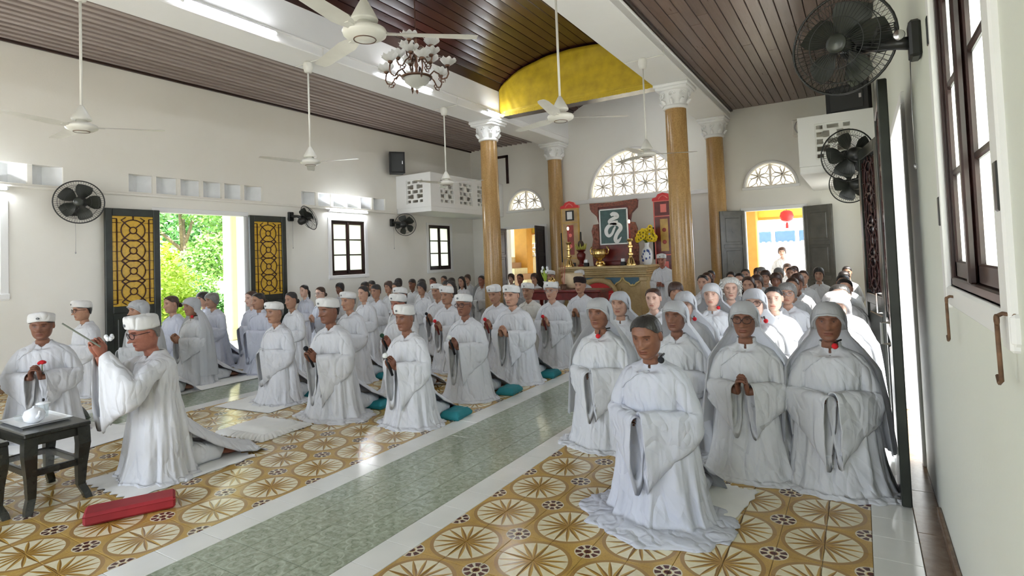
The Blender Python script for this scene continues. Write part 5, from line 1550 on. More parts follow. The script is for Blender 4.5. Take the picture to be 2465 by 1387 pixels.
def turban_mesh(nod, turn, seed=0, h=.075):
    key = ('turban', nod, turn, seed, h)
    if key in CACHE: return CACHE[key]
    X = head_xf(nod, turn); prof = [(-.006, .006), (.004, -.003), (.014, -.001), (.018, .012), (.0185, .030), (.0175, .046), (.018, .058), (.014, h - .004), (.004, h + .006), (-.030, h + .012), (-.065, h + .014), (-.075, h + .014)]
    n = 48; rings = []
    for g, dz in prof:
        ring = []
        for j in range(n):
            q = 2 * math.pi * j / n; c, s = math.cos(q), math.sin(q); base = .047 + (.019 * c - .006 * abs(s) + .003 * math.sin(2 * q + seed)) * min(1, (.090 + g) / .09) ** 1.5
            zz = base + dz + .0022 * math.sin(dz * 420 + q * (1 if seed % 2 else -1)) * (g > .015)
            gg = g + .002 * math.sin(5 * q + dz * 60 + seed)
            ring.append((max((.0755 + gg), .001) * s, -max((.090 + gg), .001) * c, zz))
        rings.append(ring)
    m = MB().loft(rings, True, False, True); m.xf(X); me = m.mesh('turban', 'cloth', True); CACHE[key] = me
    return me


def veil_mesh(nod, turn, seed, length):
    key = ('veil', nod, turn, seed, length)
    if key in CACHE: return CACHE[key]
    X = head_xf(nod, turn); mb = MB(); rs = random.Random(seed); ph = [rs.random() * 6.28 for _ in range(4)]
    def line(q):
        t = abs(math.atan2(math.sin(q), math.cos(q))) / math.pi
        return float(np.interp(t, [0, .2, .32, .42, .5, 1], [.058, .048, .020, -.010, -.05, -.08]))
    cap = shell(line, .014, rough=.0010); mb.loft([[X @ p for p in r] for r in cap], True)
    bandq = [X @ Vector(((.0755 + .016) * math.sin(q), -(.090 + .015) * math.cos(q), line(q) + .008)) for q in (-1.9 + 3.8 * k / 30 for k in range(31))]
    mb.tube(bandq, .007, 6)
    rows = []; N = 60                                       # cloth falling from the crown over the shoulders
    for i in range(26):
        v = i / 25; row = []
        for j in range(N + 1):
            u = 2 * j / N - 1; q = math.pi + u * (1.78 + .22 * min(1, max(0, v - .2) * 2.5))             # 0 = front of the face, pi = back of the head
            c, s = math.cos(q), math.sin(q)
            if v < .30:
                k = v / .30; z = .118 - .19 * k ** 1.35; w, f, b = (float(np.interp(-z, -HTAB[:, 0], HTAB[:, m2])) for m2 in (1, 2, 3)); g = .020 + .012 * k
                zf = z - .02 * abs(u) * (1 - k)
                p = X @ Vector(((max(w, .055 + .02 * k) + g) * s * min(1, .35 + k * 2.6), -((f if c > 0 else b) + g) * c * min(1, .35 + k * 2.6), max(zf, -.08)))
            else:
                k = (v - .30) / .70; e = min(1, k / .30) ** .8
                z0 = HEAD_Z - .075; z = z0 - (z0 - length * .9 - .05 * abs(u)) * k; rx = .104 + (.140) * e + .04 * k; ry = .11 + .060 * e + .06 * k
                fd = .026 * min(1, k * 1.6) * (ridged(4.2 * u + seed * 7, k * .5, 3) + .5 * ridged(9 * u, k * .8, seed * 3.3)) - .008
                p = Vector(((rx + fd) * s * (1 + .05 * k), -(ry + fd) * c + .01, z))
            row.append(p)
        rows.append(row)
    mb.loft(rows, False)
    me = mb.mesh('veil', 'veil_cloth', True); CACHE[key] = me
    return me


def legs_mesh(seed):
    key = ('legs', seed)
    if key in CACHE: return CACHE[key]
    m = MB()
    for s in (-1, 1):
        pts = [(s * .10, -.02, .10), (s * .105, .10, .10), (s * .10, .22, .10), (s * .09, .32, .085), (s * .085, .40, .075)]; rg = []
        for i, (x, y, z) in enumerate(pts): rg.append([(x + (.082, .09, .084, .075, .085)[i] * math.cos(q) * (1 + .06 * math.sin(5 * q + i + seed)), y + .01 * math.sin(3 * q), max(.004, z + (.085, .095, .09, .075, .065)[i] * math.sin(q))) for q in (2 * math.pi * j / 18 for j in range(18))])
        m.loft(rg, True, True, True)
    me = m.mesh('trousers', 'cloth', True); CACHE[key] = me
    return me


def glasses_mesh(nod, turn, mat):
    key = ('glasses', nod, turn, mat)
    if key in CACHE: return CACHE[key]
    X = head_xf(nod, turn); m = MB()
    for s in (-1, 1):
        m.tube([(s * .032 + a, -.101 + .010 * (abs(s * .032 + a) / .06) ** 2, .013 + b) for a, b in ell(0, 0, .0275, .0215, 20)], .0026, 5, cap=False)
        m.tube([(s * .057, -.092, .018), (s * .078, -.05, .018), (s * .083, .005, .012)], .0024, 5)
    m.tube([(-.008, -.102, .016), (.008, -.102, .016)], .0024, 5); m.xf(X); me = m.mesh('glasses', mat, True); CACHE[key] = me
    return me


WHITE, SKYLIT, WARM = (.66, .67, .695), (.62, .645, .74), (.68, .665, .61)  # second tone puts the garden door's blue sky light into the robe colour
SK = {'tan': (.40, .215, .135), 'dark': (.24, .105, .062), 'mid': (.50, .29, .20), 'fair': (.66, .43, .33), 'red': (.36, .14, .09)}
HC = {'black': (.016, .012, .012), 'brown': (.050, .022, .014), 'grey': (.20, .19, .18), 'white': (.62, .61, .57), 'salt': (.024, .022, .021)}
NP = [0]


# places in the crowd, moved along their sight line so that neighbours do not run into each other
ADJ = {0: (-6.47, 2.24, 1.172), 3: (-7.2, 3.44, 1.165), 4: (-8.1, 4.29, 1.146), 5: (-7.48, 4.22, 1.136), 6: (-9.08, 5.31, 1.133), 7: (-8.45, 5.08, 1.131), 8: (-7.91, 5.38, 1.14), 9: (-7.29, 5.07, 1.13), 10: (-5.53, 4.05, 1.128), 11: (-4.48, 3.9, 1.182), 13: (-5.56, 5.15, 1.167), 15: (-3.65, 5.02, 1.148), 17: (-4.81, 6.22, 1.16), 19: (-5.45, 6.0, 1.171), 20: (-4.2, 6.5, 1.176), 21: (-4.15, 7.29, 1.144), 23: (-3.69, 8.11, 1.183), 29: (-7.69, 6.5, 1.132), 30: (-8.97, 8.07, 1.129), 32: (-6.42, 6.24, 1.156), 33: (-8.96, 8.94, 1.128), 34: (-6.89, 6.98, 1.139), 35: (-7.85, 8.29, 1.137), 36: (-7.18, 7.78, 1.136), 37: (-6.57, 7.77, 1.138), 38: (-8.26, 9.45, 1.128), 39: (-6.62, 8.55, 1.122), 40: (-8.35, 10.26, 1.123), 41: (-6.06, 7.95, 1.137), 42: (-7.73, 9.14, 1.13), 43: (-8.66, 11.07, 1.131), 44: (-7.64, 10.41, 1.126), 45: (-8.54, 11.89, 1.127), 46: (-7.19, 9.44, 1.138), 47: (-7.1, 10.41, 1.139), 48: (-8.94, 9.76, 1.135), 49: (-7.98, 11.75, 1.131), 51: (-7.3, 11.99, 1.121), 52: (-6.71, 11.42, 1.13), 53: (-6.17, 11.13, 1.144), 54: (-6.17, 11.94, 1.129), 60: (-1.99, 5.28, 1.13), 61: (-1.38, 5.32, 1.13), 62: (-0.78, 5.22, 1.154), 64: (-1.33, 6.18, 1.153), 65: (-1.91, 6.07, 1.106), 66: (-1.91, 6.87, 1.129), 67: (-0.73, 6.05, 1.115), 68: (-0.69, 6.84, 1.109), 69: (-1.3, 6.98, 1.155), 71: (-1.95, 8.52, 1.146), 72: (-2.1, 9.47, 1.144), 73: (-1.88, 10.26, 1.121), 74: (-1.59, 9.34, 1.132), 75: (-1.78, 11.06, 1.143), 76: (-1.8, 12.64, 1.11), 77: (-1.62, 11.85, 1.144), 78: (-1.22, 7.76, 1.142), 79: (-1.23, 8.54, 1.132), 80: (-1.08, 9.31, 1.126), 81: (-1.23, 11.0, 1.147), 82: (-1.12, 11.81, 1.129), 83: (-1.13, 12.63, 1.129), 84: (-0.71, 7.64, 1.127), 85: (-0.73, 8.51, 1.14), 86: (-0.78, 10.11, 1.128), 87: (-0.61, 10.9, 1.145), 88: (-0.22, 11.69, 1.132), 89: (-0.21, 9.22, 1.138), 91: (-0.16, 7.02, 1.139), 92: (-1.34, 10.22, 1.138), 93: (-2.38, 11.05, 1.127), 95: (-1.43, 14.46, 1.138)}


def person(x, y, label, head='turban', skin='tan', yaw=0, top=None, arms='pray', hair='black', fem=None, age=None, nod=6, turn=0, seed=None, cloth=None, group=None,
           hem=(.05, .03, .02), tail=.56, wide=None, mic=None, neckmic=None, glasses=None, stand=False, emblem=True, veil_len=.32, z=0, width=1.0):
    i = NP[0]; NP[0] += 1
    if i in ADJ: x, y, top = ADJ[i]
    if fem is None: fem = 0 if head in ('turban', 'black_turban', 'man') else 1
    if age is None: age = 1.0 if (head in ('turban', 'veil') or hair in ('grey', 'white', 'salt')) else .3
    seed = (i * 7 + 3) % 5 if seed is None else seed
    base = {'turban': 1.168, 'black_turban': 1.168, 'veil': 1.142}.get(head, 1.135)
    top = top or base; dz = .40 if stand else 0; s = top / (base + dz)
    nod, turn = R_(nod), R_(turn)
    t = thing('person', label, 'person', (x, y, z + dz * s), R_(yaw), group); t.scale = (s * width, s * width, s)
    cl = cloth or (WHITE if head != 'veil' else (.65, .665, .69)); jit = .97 + .05 * ((i * 37) % 10) / 10; cl = tuple(c * jit for c in cl)
    sk = tuple(c * (.92 + .16 * ((i * 53) % 10) / 10) for c in SK[skin])
    wide = wide if wide is not None else (.27 if fem == 0 else .24)
    link('body', body_mesh(age, fem, nod, turn, arms, stand), t, color=sk)
    ro = link('robe', robe_mesh(seed, fem, *hem, tail, stand), t, color=cl)
    link('collar', collar_mesh(seed, fem, 'cross' if not fem or seed % 2 else 'side', .022 if fem else 0), ro, color=tuple(c * .985 for c in cl))
    for sd in (-1, 1): link('sleeve', sleeve_mesh(seed, arms, sd, wide), t, color=cl)
    if not stand: link('trousers', legs_mesh(seed), t, color=cl)
    if head in ('turban', 'black_turban'):
        tb = link('turban', turban_mesh(nod, turn, seed % 3, .068 + .006 * (seed % 3)), t, color=(.72, .715, .70) if head == 'turban' else (.018, .010, .010))
        link('hair', hair_mesh('man', nod, turn), t, color=HC[hair])
        if emblem and head == 'turban':
            k = ('emblem', nod, turn)
            if k not in CACHE:
                m = MB(); m.tube([(.010 * math.cos(a), -.1105, .096 + .008 * math.sin(a)) for a in (2 * math.pi * q / 14 for q in range(15))], .0032, 5); m.ball((.002, -.110, .096), (.004, .003, .005), 6); m.xf(head_xf(nod, turn)); CACHE[k] = m.mesh('emblem', 'emblem_grey', True)
            link('emblem', CACHE[k], tb)
    elif head == 'veil': link('veil', veil_mesh(nod, turn, seed, veil_len), t, color=tuple(c * .99 for c in cl))
    else: link('hair', hair_mesh(head, nod, turn), t, color=HC[hair])
    if glasses: link('glasses', glasses_mesh(nod, turn, glasses), t)
    if neckmic:
        col, sx, zz = neckmic; n_ = MB(); yy = -.078 if abs(sx) < .05 else -.045
        n_.tube([(math.copysign(.062, sx or 1), .02, HEAD_Z - .12), (sx * .9, -.05, HEAD_Z - .13), (sx, yy, zz)], .006, 6); st_ = n_.obj('microphone_strap', 'strap_black', t, smooth=True)
        MB().ball((sx, yy - .012, zz), .0185, 14).obj('foam_ball', col, st_, smooth=True)
    if mic:                                                # slim microphone held between the hands
        S, E, Wr, D, _ = ARMS[arms]; loc = Vector((.004, Wr[1] - .03, Wr[2] - .02)); R = Matrix.Rotation(R_(yaw), 4, 'Z')
        w = Vector((x, y, z + dz * s)) + (R @ Vector((loc.x * s, loc.y * s, loc.z * s)))
        mi = thing('hand_microphone', mic[1], 'microphone', w, R_(yaw)); mi.rotation_euler = (R_(24), 0, R_(yaw))
        MB().tube([(0, 0, -.05), (0, 0, .06), (0, 0, .135)], [.012, .013, .008], 10).obj('handle', 'stick_red' if mic[0] == 'foam_red' else 'strap_black', mi, smooth=True)
        MB().ball((0, 0, .155), .024, 14).obj('foam_head', mic[0], mi, smooth=True)
    return t


# --- foreground, left
person(-6.50, 2.27, 'man in white turban facing the camera behind the tea table, holding a red flower', 'turban', 'dark', yaw=58, arms='pray', top=1.17, nod=8, wide=.25, seed=1, width=1.08)
person(-4.44, 2.20, 'bespectacled man in white turban raising his hands to his face in offering', 'turban', 'red', yaw=-4, arms='high', top=1.20, nod=14, wide=.44, glasses='lens_frame', seed=2, tail=.72, hem=(.0, .03, .03), hair='grey')
person(-8.22, 3.28, 'bespectacled man in white turban kneeling in profile by the near lattice door', 'turban', 'tan', top=1.19, glasses='lens_frame', seed=3, arms='fold')
# --- women along the left wall by the open door
person(-7.55, 3.62, 'veiled woman half hidden behind the man raising his hands', 'veil', 'tan', top=1.15, seed=0, arms='fold')
person(-8.37, 4.44, 'woman with brown hair in a bun kneeling by the open garden door', 'bun', 'mid', arms='fold', hair='brown', seed=1, cloth=SKYLIT)
person(-7.36, 4.12, 'veiled woman with red microphone at her neck kneeling on a white mat', 'veil', 'tan', neckmic=('foam_red', .055, .885), seed=2, arms='pray', veil_len=.10, tail=.7)
person(-9.02, 5.28, 'woman with short dark hair deepest in the garden doorway', 'short', 'mid', arms='fold', seed=0, cloth=SKYLIT)
person(-8.35, 5.02, 'woman with short grey hair in white robe tinted by sky light in the garden doorway', 'short', 'mid', hair='grey', arms='fold', seed=3, cloth=SKYLIT)
person(-8.02, 5.20 + .28, 'woman with brown bun in sky tinted white robe beside the far lattice door', 'bun', 'fair', hair='brown', arms='fold', wide=.34, seed=1, cloth=SKYLIT)
person(-7.18, 5.00, 'black haired woman with broad sleeves in front of the far lattice door', 'bun', 'tan', arms='fold', wide=.36, seed=4, cloth=SKYLIT, hem=(.06, .06, .03))
# --- the men in the nave
person(-5.50, 4.03, 'old man in white turban kneeling on a white cloth in the front row', 'turban', 'tan', top=1.13, arms='fold', wide=.30, seed=0, hair='grey', hem=(.06, .06, .03))
person(-4.51, 3.93, 'heavy man in white turban holding a black microphone in the front row', 'turban', 'dark', top=1.18, mic=('foam_black', 'black ball topped microphone held by the heavy man'), seed=1, wide=.40, hem=(.04, .10, .03), width=1.06)
person(-3.58, 4.00, 'thin old man in white turban with white microphone beside the green strip', 'turban', 'dark', top=1.11, mic=('foam_white', 'white ball topped microphone held by the thin old man'), seed=2, wide=.36, hem=(.03, .05, .03), hair='grey', tail=.60)
person(-5.55, 5.12, 'man in white turban kneeling directly behind the heavy man', 'turban', 'tan', seed=3, arms='fold', hair='grey')
person(-4.50, 4.92, 'red faced man in white turban holding a green microphone', 'turban', 'red', top=1.15, mic=('foam_green', 'dark green ball topped microphone of the red faced man'), seed=4, wide=.30)
person(-3.62, 4.99, 'bespectacled old man in white turban, second row by the green strip', 'turban', 'dark', top=1.15, mic=('foam_white', 'pale ball topped microphone of the bespectacled old man'), glasses='lens_frame', seed=0, wide=.36, hem=(.02, .04, .03), tail=.60, hair='grey')
person(-3.60, 5.93, 'broad old man in white turban with folded hands, third row by the green strip', 'turban', 'mid', top=1.185, seed=1, wide=.32, hem=(.02, .03, .03), width=1.06)
person(-4.72, 6.12, 'man in white turban holding a red microphone behind the bespectacled old man', 'turban', 'tan', top=1.165, mic=('foam_red', 'red ball topped microphone held behind the bespectacled old man'), seed=2)
person(-5.62, 7.02, 'man in white turban holding a dark microphone towards the left aisle', 'turban', 'tan', top=1.165, mic=('foam_black', 'dark ball topped microphone held towards the left aisle'), seed=3)
person(-5.50, 6.05, 'man in white turban half hidden behind the red faced man', 'turban', 'tan', seed=0, arms='fold')
person(-4.35, 6.75, 'younger man in white turban looking down with a red microphone', 'turban', 'tan', top=1.165, mic=('foam_red', 'red ball topped microphone of the younger man looking down'), nod=16, seed=4)
person(-4.00, 7.05, 'man in cream robe and white turban behind the broad old man', 'turban', 'tan', top=1.155, seed=1, arms='fold', cloth=WARM)
person(-3.61, 6.99, 'bespectacled man in white turban with a red microphone before the ritual desk', 'turban', 'mid', top=1.172, glasses='silver_rim', mic=('foam_red', 'red ball topped microphone held before the ritual desk'), seed=3, hair='grey')
person(-3.66, 8.05, 'man in black turban with folded hands before the altar', 'black_turban', 'tan', top=1.185, seed=2, arms='pray')
person(-5.55, 10.72, 'man in white turban behind the left end of the ritual desk', 'turban', 'tan', top=1.24, seed=0, arms='fold')
person(-4.86, 10.72, 'man in white turban bending behind the bowl bell', 'turban', 'tan', top=1.245, seed=1, arms='fold', nod=18)
person(-3.22, 10.85, 'elderly man in white turban standing by the altar corner', 'turban', 'red', top=1.50, stand=True, arms='low', seed=1, wide=.30, nod=12)
# --- rows along the left wall (small in the picture)
GL = 'worshippers in rows along the left wall'
row = [(-6.75, 5.20, 'bun', 'black', 'tan', 0, 'black haired woman in profile behind the old man in the front row'),
       (-9.0, 7.22, 'tail', 'black', 'fair', 1, 'young woman with ponytail kneeling next to the far lattice door'),
       (-7.62, 6.45, 'bun', 'brown', 'fair', 1, 'young woman with glasses and clasped hands in the left aisle'),
       (-8.80, 7.92, 'short', 'black', 'dark', 0, None), (-8.45, 8.25, 'man', 'black', 'tan', 0, None), (-6.85, 6.68, 'bun', 'black', 'mid', 1, None), (-8.78, 8.78, 'man', 'black', 'tan', 0, None),
       (-6.95, 7.10, 'man', 'black', 'tan', 0, None), (-7.88, 8.34, 'short', 'brown', 'tan', 0, None), (-7.22, 7.80, 'down', 'black', 'tan', 1, None), (-6.62, 7.85, 'short', 'black', 'tan', 1, None), (-8.08, 9.25, 'man', 'black', 'dark', 0, None),
       (-6.35, 8.25, 'short', 'black', 'tan', 1, None), (-8.07, 9.90, 'bun', 'black', 'red', 1, None), (-6.10, 8.0, 'down', 'black', 'fair', 1, None), (-7.60, 9.0, 'short', 'black', 'tan', 1, None), (-8.55, 10.95, 'tail', 'black', 'tan', 1, None), (-7.43, 10.15, 'down', 'black', 'mid', 1, None),
       (-8.37, 11.60, 'short', 'brown', 'mid', 1, None), (-7.25, 9.55, 'man', 'black', 'tan', 0, None), (-7.20, 10.55, 'bun', 'black', 'red', 1, None), (-8.95, 9.75, 'short', 'black', 'tan', 0, None)]
for k, (x, y, st, hc, sk, fm, lb) in enumerate(row):
    who = {'man': 'black haired man', 'short': 'short haired %s' % ('woman' if fm else 'person'), 'bun': 'woman with a bun', 'down': 'woman with long loose hair', 'tail': 'woman with ponytail'}[st]
    where = 'next to the far lattice door' if y < 7.4 else ('below the lamp lit window' if y < 9.1 else ('between the two left windows' if y < 11 else 'under the left balcony'))
    side = 'against the left wall' if x < -8.2 else ('in the left aisle' if x < -6.9 else 'nearer the nave')
    person(x, y, lb or '%s kneeling %s %s' % (who, side, where), st, sk, arms='pray' if k == 2 else 'fold', hair=hc, fem=fm, age=.3, wide=.14, glasses='silver_rim' if k == 2 else None, group=GL, width=.88, tail=.5, cloth=SKYLIT if k in (1, 2) else WHITE)
person(-7.72, 11.35, 'white capped worshipper kneeling at the back beside the left column', 'veil', 'tan', arms='fold', group='white capped worshippers by the left column', veil_len=.5)
person(-7.42, 11.20, 'white capped worshipper kneeling at the back beside the left column', 'veil', 'tan', arms='fold', group='white capped worshippers by the left column', veil_len=.5)
GD = 'worshippers in front of the left altar wall door'
for x, y, st, sk in ((-7.0, 11.5, 'short', 'fair'), (-6.62, 11.25, 'bun', 'red'), (-6.35, 11.45, 'short', 'mid'), (-6.05, 11.75, 'short', 'red')):
    person(x, y, 'worshipper with %s hair kneeling in front of the left altar wall door' % {'short': 'short', 'bun': 'tied'}[st], st, sk, arms='fold', hair='brown', fem=1, age=.3, group=GD, wide=.14, width=.88, tail=.5)
# --- women, right side
person(-1.04, 3.22, 'grey haired woman kneeling alone in front with a black microphone at her collar', 'bun', 'dark', arms='fold', hair='salt', nod=17, top=1.14, neckmic=('foam_black', .075, .875), seed=2, hem=(.17, .11, .04), tail=.52, wide=.34, age=1.0, cloth=(.58, .605, .68), yaw=-6)
person(-1.76, 4.22, 'veiled woman with red microphone at her throat beside the green tile strip', 'veil', 'dark', arms='fold', top=1.15, neckmic=('foam_red', .012, .845), seed=1, hem=(.03, .08, .03), wide=.30, veil_len=.18, yaw=-4)
person(-1.22, 4.42, 'veiled old woman directly behind the woman kneeling alone', 'veil', 'dark', arms='fold', top=1.115, seed=3, hem=(.02, .03, .02), veil_len=.10, yaw=-6)
person(-.68, 4.10, 'veiled woman with thick red-brown glasses and clasped hands', 'veil', 'dark', arms='pray', top=1.14, glasses='lens_frame', seed=0, hem=(.02, .07, .03), wide=.26, veil_len=.28, width=.96)
person(-.19, 4.08, 'veiled woman with red microphone kneeling nearest the black door edge', 'veil', 'dark', arms='fold', top=1.14, neckmic=('foam_red', .030, .872), seed=4, hem=(.02, .06, .03), wide=.36, veil_len=.22, width=.98)
person(-1.86, 5.15, 'stern veiled woman behind the veiled woman at the green strip', 'veil', 'mid', arms='fold', seed=2, top=1.14, veil_len=.4)
person(-1.28, 5.15, 'veiled woman with red microphone on her shoulder in the second row', 'veil', 'fair', arms='fold', seed=1, neckmic=('foam_red', .085, .880), nod=10, veil_len=.4)
person(-.84, 5.42, 'veiled woman mostly hidden behind the woman with thick glasses', 'veil', 'fair', arms='fold', seed=0, neckmic=('foam_red', .085, .870), glasses='lens_frame', veil_len=.3)
person(-.18, 5.0, 'veiled woman in sunlight behind the woman nearest the black door edge', 'veil', 'fair', arms='fold', seed=3, veil_len=.3)
person(-1.37, 6.38, 'veiled woman with red microphone in the third row', 'veil', 'fair', arms='fold', seed=4, neckmic=('foam_red', .065, .885), veil_len=.45)
person(-1.75, 5.60, 'woman with brown hair pulled back and no veil in the second row', 'bun', 'fair', arms='fold', hair='brown', age=.4, seed=1)
person(-1.87, 6.75, 'short haired woman looking aside near the right column', 'fringe', 'tan', arms='fold', hair='brown', turn=25, age=.3, seed=2)
person(-.67, 5.72, 'grey haired woman with bare ear beside the veiled women', 'bun', 'fair', arms='fold', hair='salt', seed=0)
person(-.62, 6.35, 'old woman with grey hair and thin glasses in the third row', 'short', 'mid', arms='fold', hair='grey', glasses='silver_rim', seed=1, width=1.05)
person(-1.37, 7.42, 'old woman with wild white hair', 'wild', 'fair', arms='fold', hair='white', seed=3, turn=12)
person(-.18, 6.05, 'dark haired woman in sunlight behind the veiled women by the doorway', 'bun', 'fair', arms='fold', hair='salt', seed=2, age=.5)
GR = 'women kneeling in rows in the right aisle'
rows = [(-2.02, 8.80, 'bun', 'black', 'mid', 'dark haired woman kneeling right behind the front right column'), (-2.02, 9.75, 'down', 'brown', 'mid', None), (-1.80, 9.85, 'down', 'black', 'mid', None), (-1.58, 9.25, 'bun', 'black', 'mid', None), (-1.80, 11.35, 'bun', 'black', 'mid', None),
        (-1.70, 11.75, 'short', 'brown', 'fair', None), (-1.62, 12.2, 'short', 'grey', 'fair', None), (-1.25, 7.92, 'down', 'brown', 'mid', None), (-1.22, 8.45, 'short', 'brown', 'mid', None), (-1.14, 9.05, 'short', 'brown', 'dark', None), (-1.30, 11.4, 'short', 'grey', 'mid', None),
        (-1.14, 11.6, 'bun', 'brown', 'mid', None), (-1.12, 12.4, 'short', 'brown', 'fair', None), (-.77, 7.45, 'bun', 'brown', 'mid', None), (-.72, 8.65, 'short', 'brown', 'dark', None), (-.76, 9.90, 'bun', 'brown', 'mid', None), (-.66, 11.25, 'short', 'black', 'mid', None),
        (-.22, 11.6, 'tail', 'black', 'mid', None), (-.21, 9.30, 'tail', 'black', 'mid', None), (-.20, 8.2, 'bun', 'black', 'mid', None), (-.19, 7.10, 'bun', 'black', 'mid', None), (-1.35, 10.3, 'short', 'brown', 'mid', None), (-2.32, 10.78, 'bun', 'black', 'dark', 'dark haired woman peeping past the edge of the front right column')]
for k, (x, y, st, hc, sk, lb) in enumerate(rows):
    sw = {'bun': 'tied back', 'down': 'loose', 'short': 'short', 'tail': 'ponytailed'}[st]
    where = 'behind the veiled women' if y < 8.6 else ('by the front right column' if y < 10.6 else 'before the panelled door')
    side = 'along the right wall' if x > -.4 else ('in the right aisle' if x > -1.0 else ('in mid aisle' if x > -1.5 else 'beside the colonnade'))
    person(x, y, lb or 'woman with %s %s hair kneeling %s %s' % (sw, hc, side, where), st, sk, arms='fold', hair=hc, fem=1, age=.4, group=GR, wide=.14, width=.88, tail=.5)
# --- outside the right altar wall door
person(-1.62, 15.4, 'person in white standing outside the panelled door below the red lantern', 'short', 'fair', arms='fold', hair='brown', fem=1, age=.3, stand=True, top=1.52)
person(-1.45, 14.6, 'person in white kneeling on the porch outside the panelled door', 'short', 'fair', arms='fold', hair='brown', fem=1, age=.3)
person(-6.98, 14.7, 'person in white outside the left altar wall door near the stair', 'short', 'fair', arms='fold', hair='brown', fem=1, age=.3, top=1.36, stand=True)

# --- a robed neighbour of the man behind the tea table, mostly outside the picture
person(-6.48, 1.62, 'robed person cut off by the picture edge beside the man behind the tea table', 'turban', 'tan', yaw=60, arms='fold', seed=3, width=.9, tail=.5)

# --- things the worshippers kneel on or hold
for k, (x, y, l) in enumerate(((-5.32, 4.42, 'teal cushion under the feet of the old man on the white cloth'), (-4.30, 4.36, 'teal cushion behind the heavy man'), (-3.33, 4.36, 'teal cushion behind the thin old man'), (-3.36, 5.38, 'teal cushion behind the bespectacled old man in the second row'), (-3.35, 6.33, 'teal cushion behind the broad old man'), (-5.28, 5.50, 'teal cushion in the second row behind the heavy man'))):
    cushion('foot_cushion', l, x, y, .10, .14, .075, 'teal_cloth', R_(8), None, seed=k)


def mat(label, cx, cy, a, b, rz, cloth=True, scallop=0, seed=0):
    t = thing('kneeling_mat', label, 'mat', (cx, cy, .0), rz); n = 40; m = MB(); rows = []
    for j in range(13):
        v = 2 * j / 12 - 1; row = []
        for i in range(n + 1):
            u = 2 * i / n - 1; e = max(abs(u), abs(v)); w = scallop * (math.sin(u * 24) * (abs(v) > .99) + math.sin(v * 20) * (abs(u) > .99))
            row.append((a * u + w * (1 if u > 0 else -1) * (abs(u) > .99), b * v + w * (1 if v > 0 else -1) * (abs(v) > .99), .006 + .010 * (1 - e ** 4) + .005 * noise.noise((u * 3, v * 3, seed))))
        rows.append(row)
    m.loft(rows, False); m.loft([[(x, y, .0015) for x, y, _ in r] for r in rows], False); m.obj('cloth', 'cushion_white', t, smooth=True)


mat('white cloth under the old man at the end of the front row', -5.62, 4.02, .42, .40, R_(5), seed=1)
mat('ruffled white mat under the man raising his hands', -4.44, 2.33, .34, .46, R_(0), scallop=.018, seed=2)
mat('white cloth spread before the man behind the tea table', -6.25, 2.30, .60, .44, R_(10), seed=3)
mat('large white mat under the veiled woman with the red microphone by the door', -7.30, 4.40, .34, .62, R_(0), seed=4)
mat('pale mat showing behind the woman kneeling alone in front', -.84, 3.46, .20, .34, R_(-8), scallop=.012, seed=5)
t = thing('incense_stick', 'long thin incense stick slanting up from the raised hands', 'incense stick', (-4.42, 1.85, 1.02)); MB().tube([(0, 0, -.04), (-.05, -.20, .14)], .006, 6).obj('stick', 'incense', t)
t = thing('white_blossom', 'white blossom held up in the raised hands', 'flower', (-4.39, 1.89, 1.03)); m = MB()
for k in range(7):
    q = k * .9; m.ball((.018 * math.cos(q), .018 * math.sin(q), .008 * (k % 3)), (.014, .014, .016), 8)
m.obj('petals', 'porcelain', t, smooth=True)
t = thing('red_flower', 'round red flower in the hands of the man behind the tea table', 'flower', (-6.27, 2.16, .70)); m = MB(); rs = random.Random(8)
for k in range(16):
    q = k * 2.4; m.ball((.022 * math.cos(q) * (k / 16) ** .5, .022 * math.sin(q) * (k / 16) ** .5, .012 - .012 * k / 16), (.014, .014, .014), 6)
m.obj('petals', 'foam_red', t, smooth=True); MB().tube([(0, 0, 0), (0, 0, -.12)], .004, 5).obj('stem', 'leaf_green', t)
# ------------------------------------------------------------------ outdoors, seen through the doors
def outside():
    g = MB(); g.box(-60, XL - .25, -40, 60, -.20, -.10); o = g.obj('ground', 'garden_earth'); tag(o, 'sunlit garden ground beyond the left wall', 'ground', kind='structure')
    g = MB(); g.box(XL - 3.2, XL - .25, -4, 18, -.12, -.03); tag(g.obj('veranda_left', 'concrete'), 'pale concrete veranda outside the left wall', 'veranda', kind='structure')
    g = MB(); g.box(XL - .25, 40, YB + .25, 60, -.14, -.03); tag(g.obj('yard', 'concrete'), 'pale concrete yard behind the altar wall', 'yard', kind='structure')
    g = MB(); g.box(XR + .25, 40, -40, YB + .25, -.14, -.03); tag(g.obj('yard_right', 'concrete'), 'pale concrete yard outside the right wall', 'yard', kind='structure')
    g = MB(); g.box(XL - .25, XR + .25, -40, YF, -.14, -.03); tag(g.obj('forecourt', 'concrete'), 'pale concrete forecourt in front of the temple', 'forecourt', kind='structure')
    g = MB(); g.box(XL - 3.0, XL - .25, -4, 16, 3.22, 3.34); tag(g.obj('veranda_shade_roof', 'concrete'), 'flat roof added to shade the veranda outside the left wall', 'roof', kind='structure')  # unseen roof added to shade the pillar and the garden doorway
    # veranda pillar seen in the garden door
    t = thing('veranda_pillar', 'cream veranda pillar outside the garden door', 'pillar', (-11.55, 7.45, -.03)); MB().bevbox(-.16, .16, -.20, .20, 0, 3.2, .02).obj('shaft', 'cream_plaster', t); MB().bevbox(-.20, .20, -.24, .24, 0, .25, .02).obj('plinth', 'cream_plaster', t); MB().bevbox(-.20, .20, -.24, .24, 3.05, 3.2, .02).obj('cap', 'cream_plaster', t)


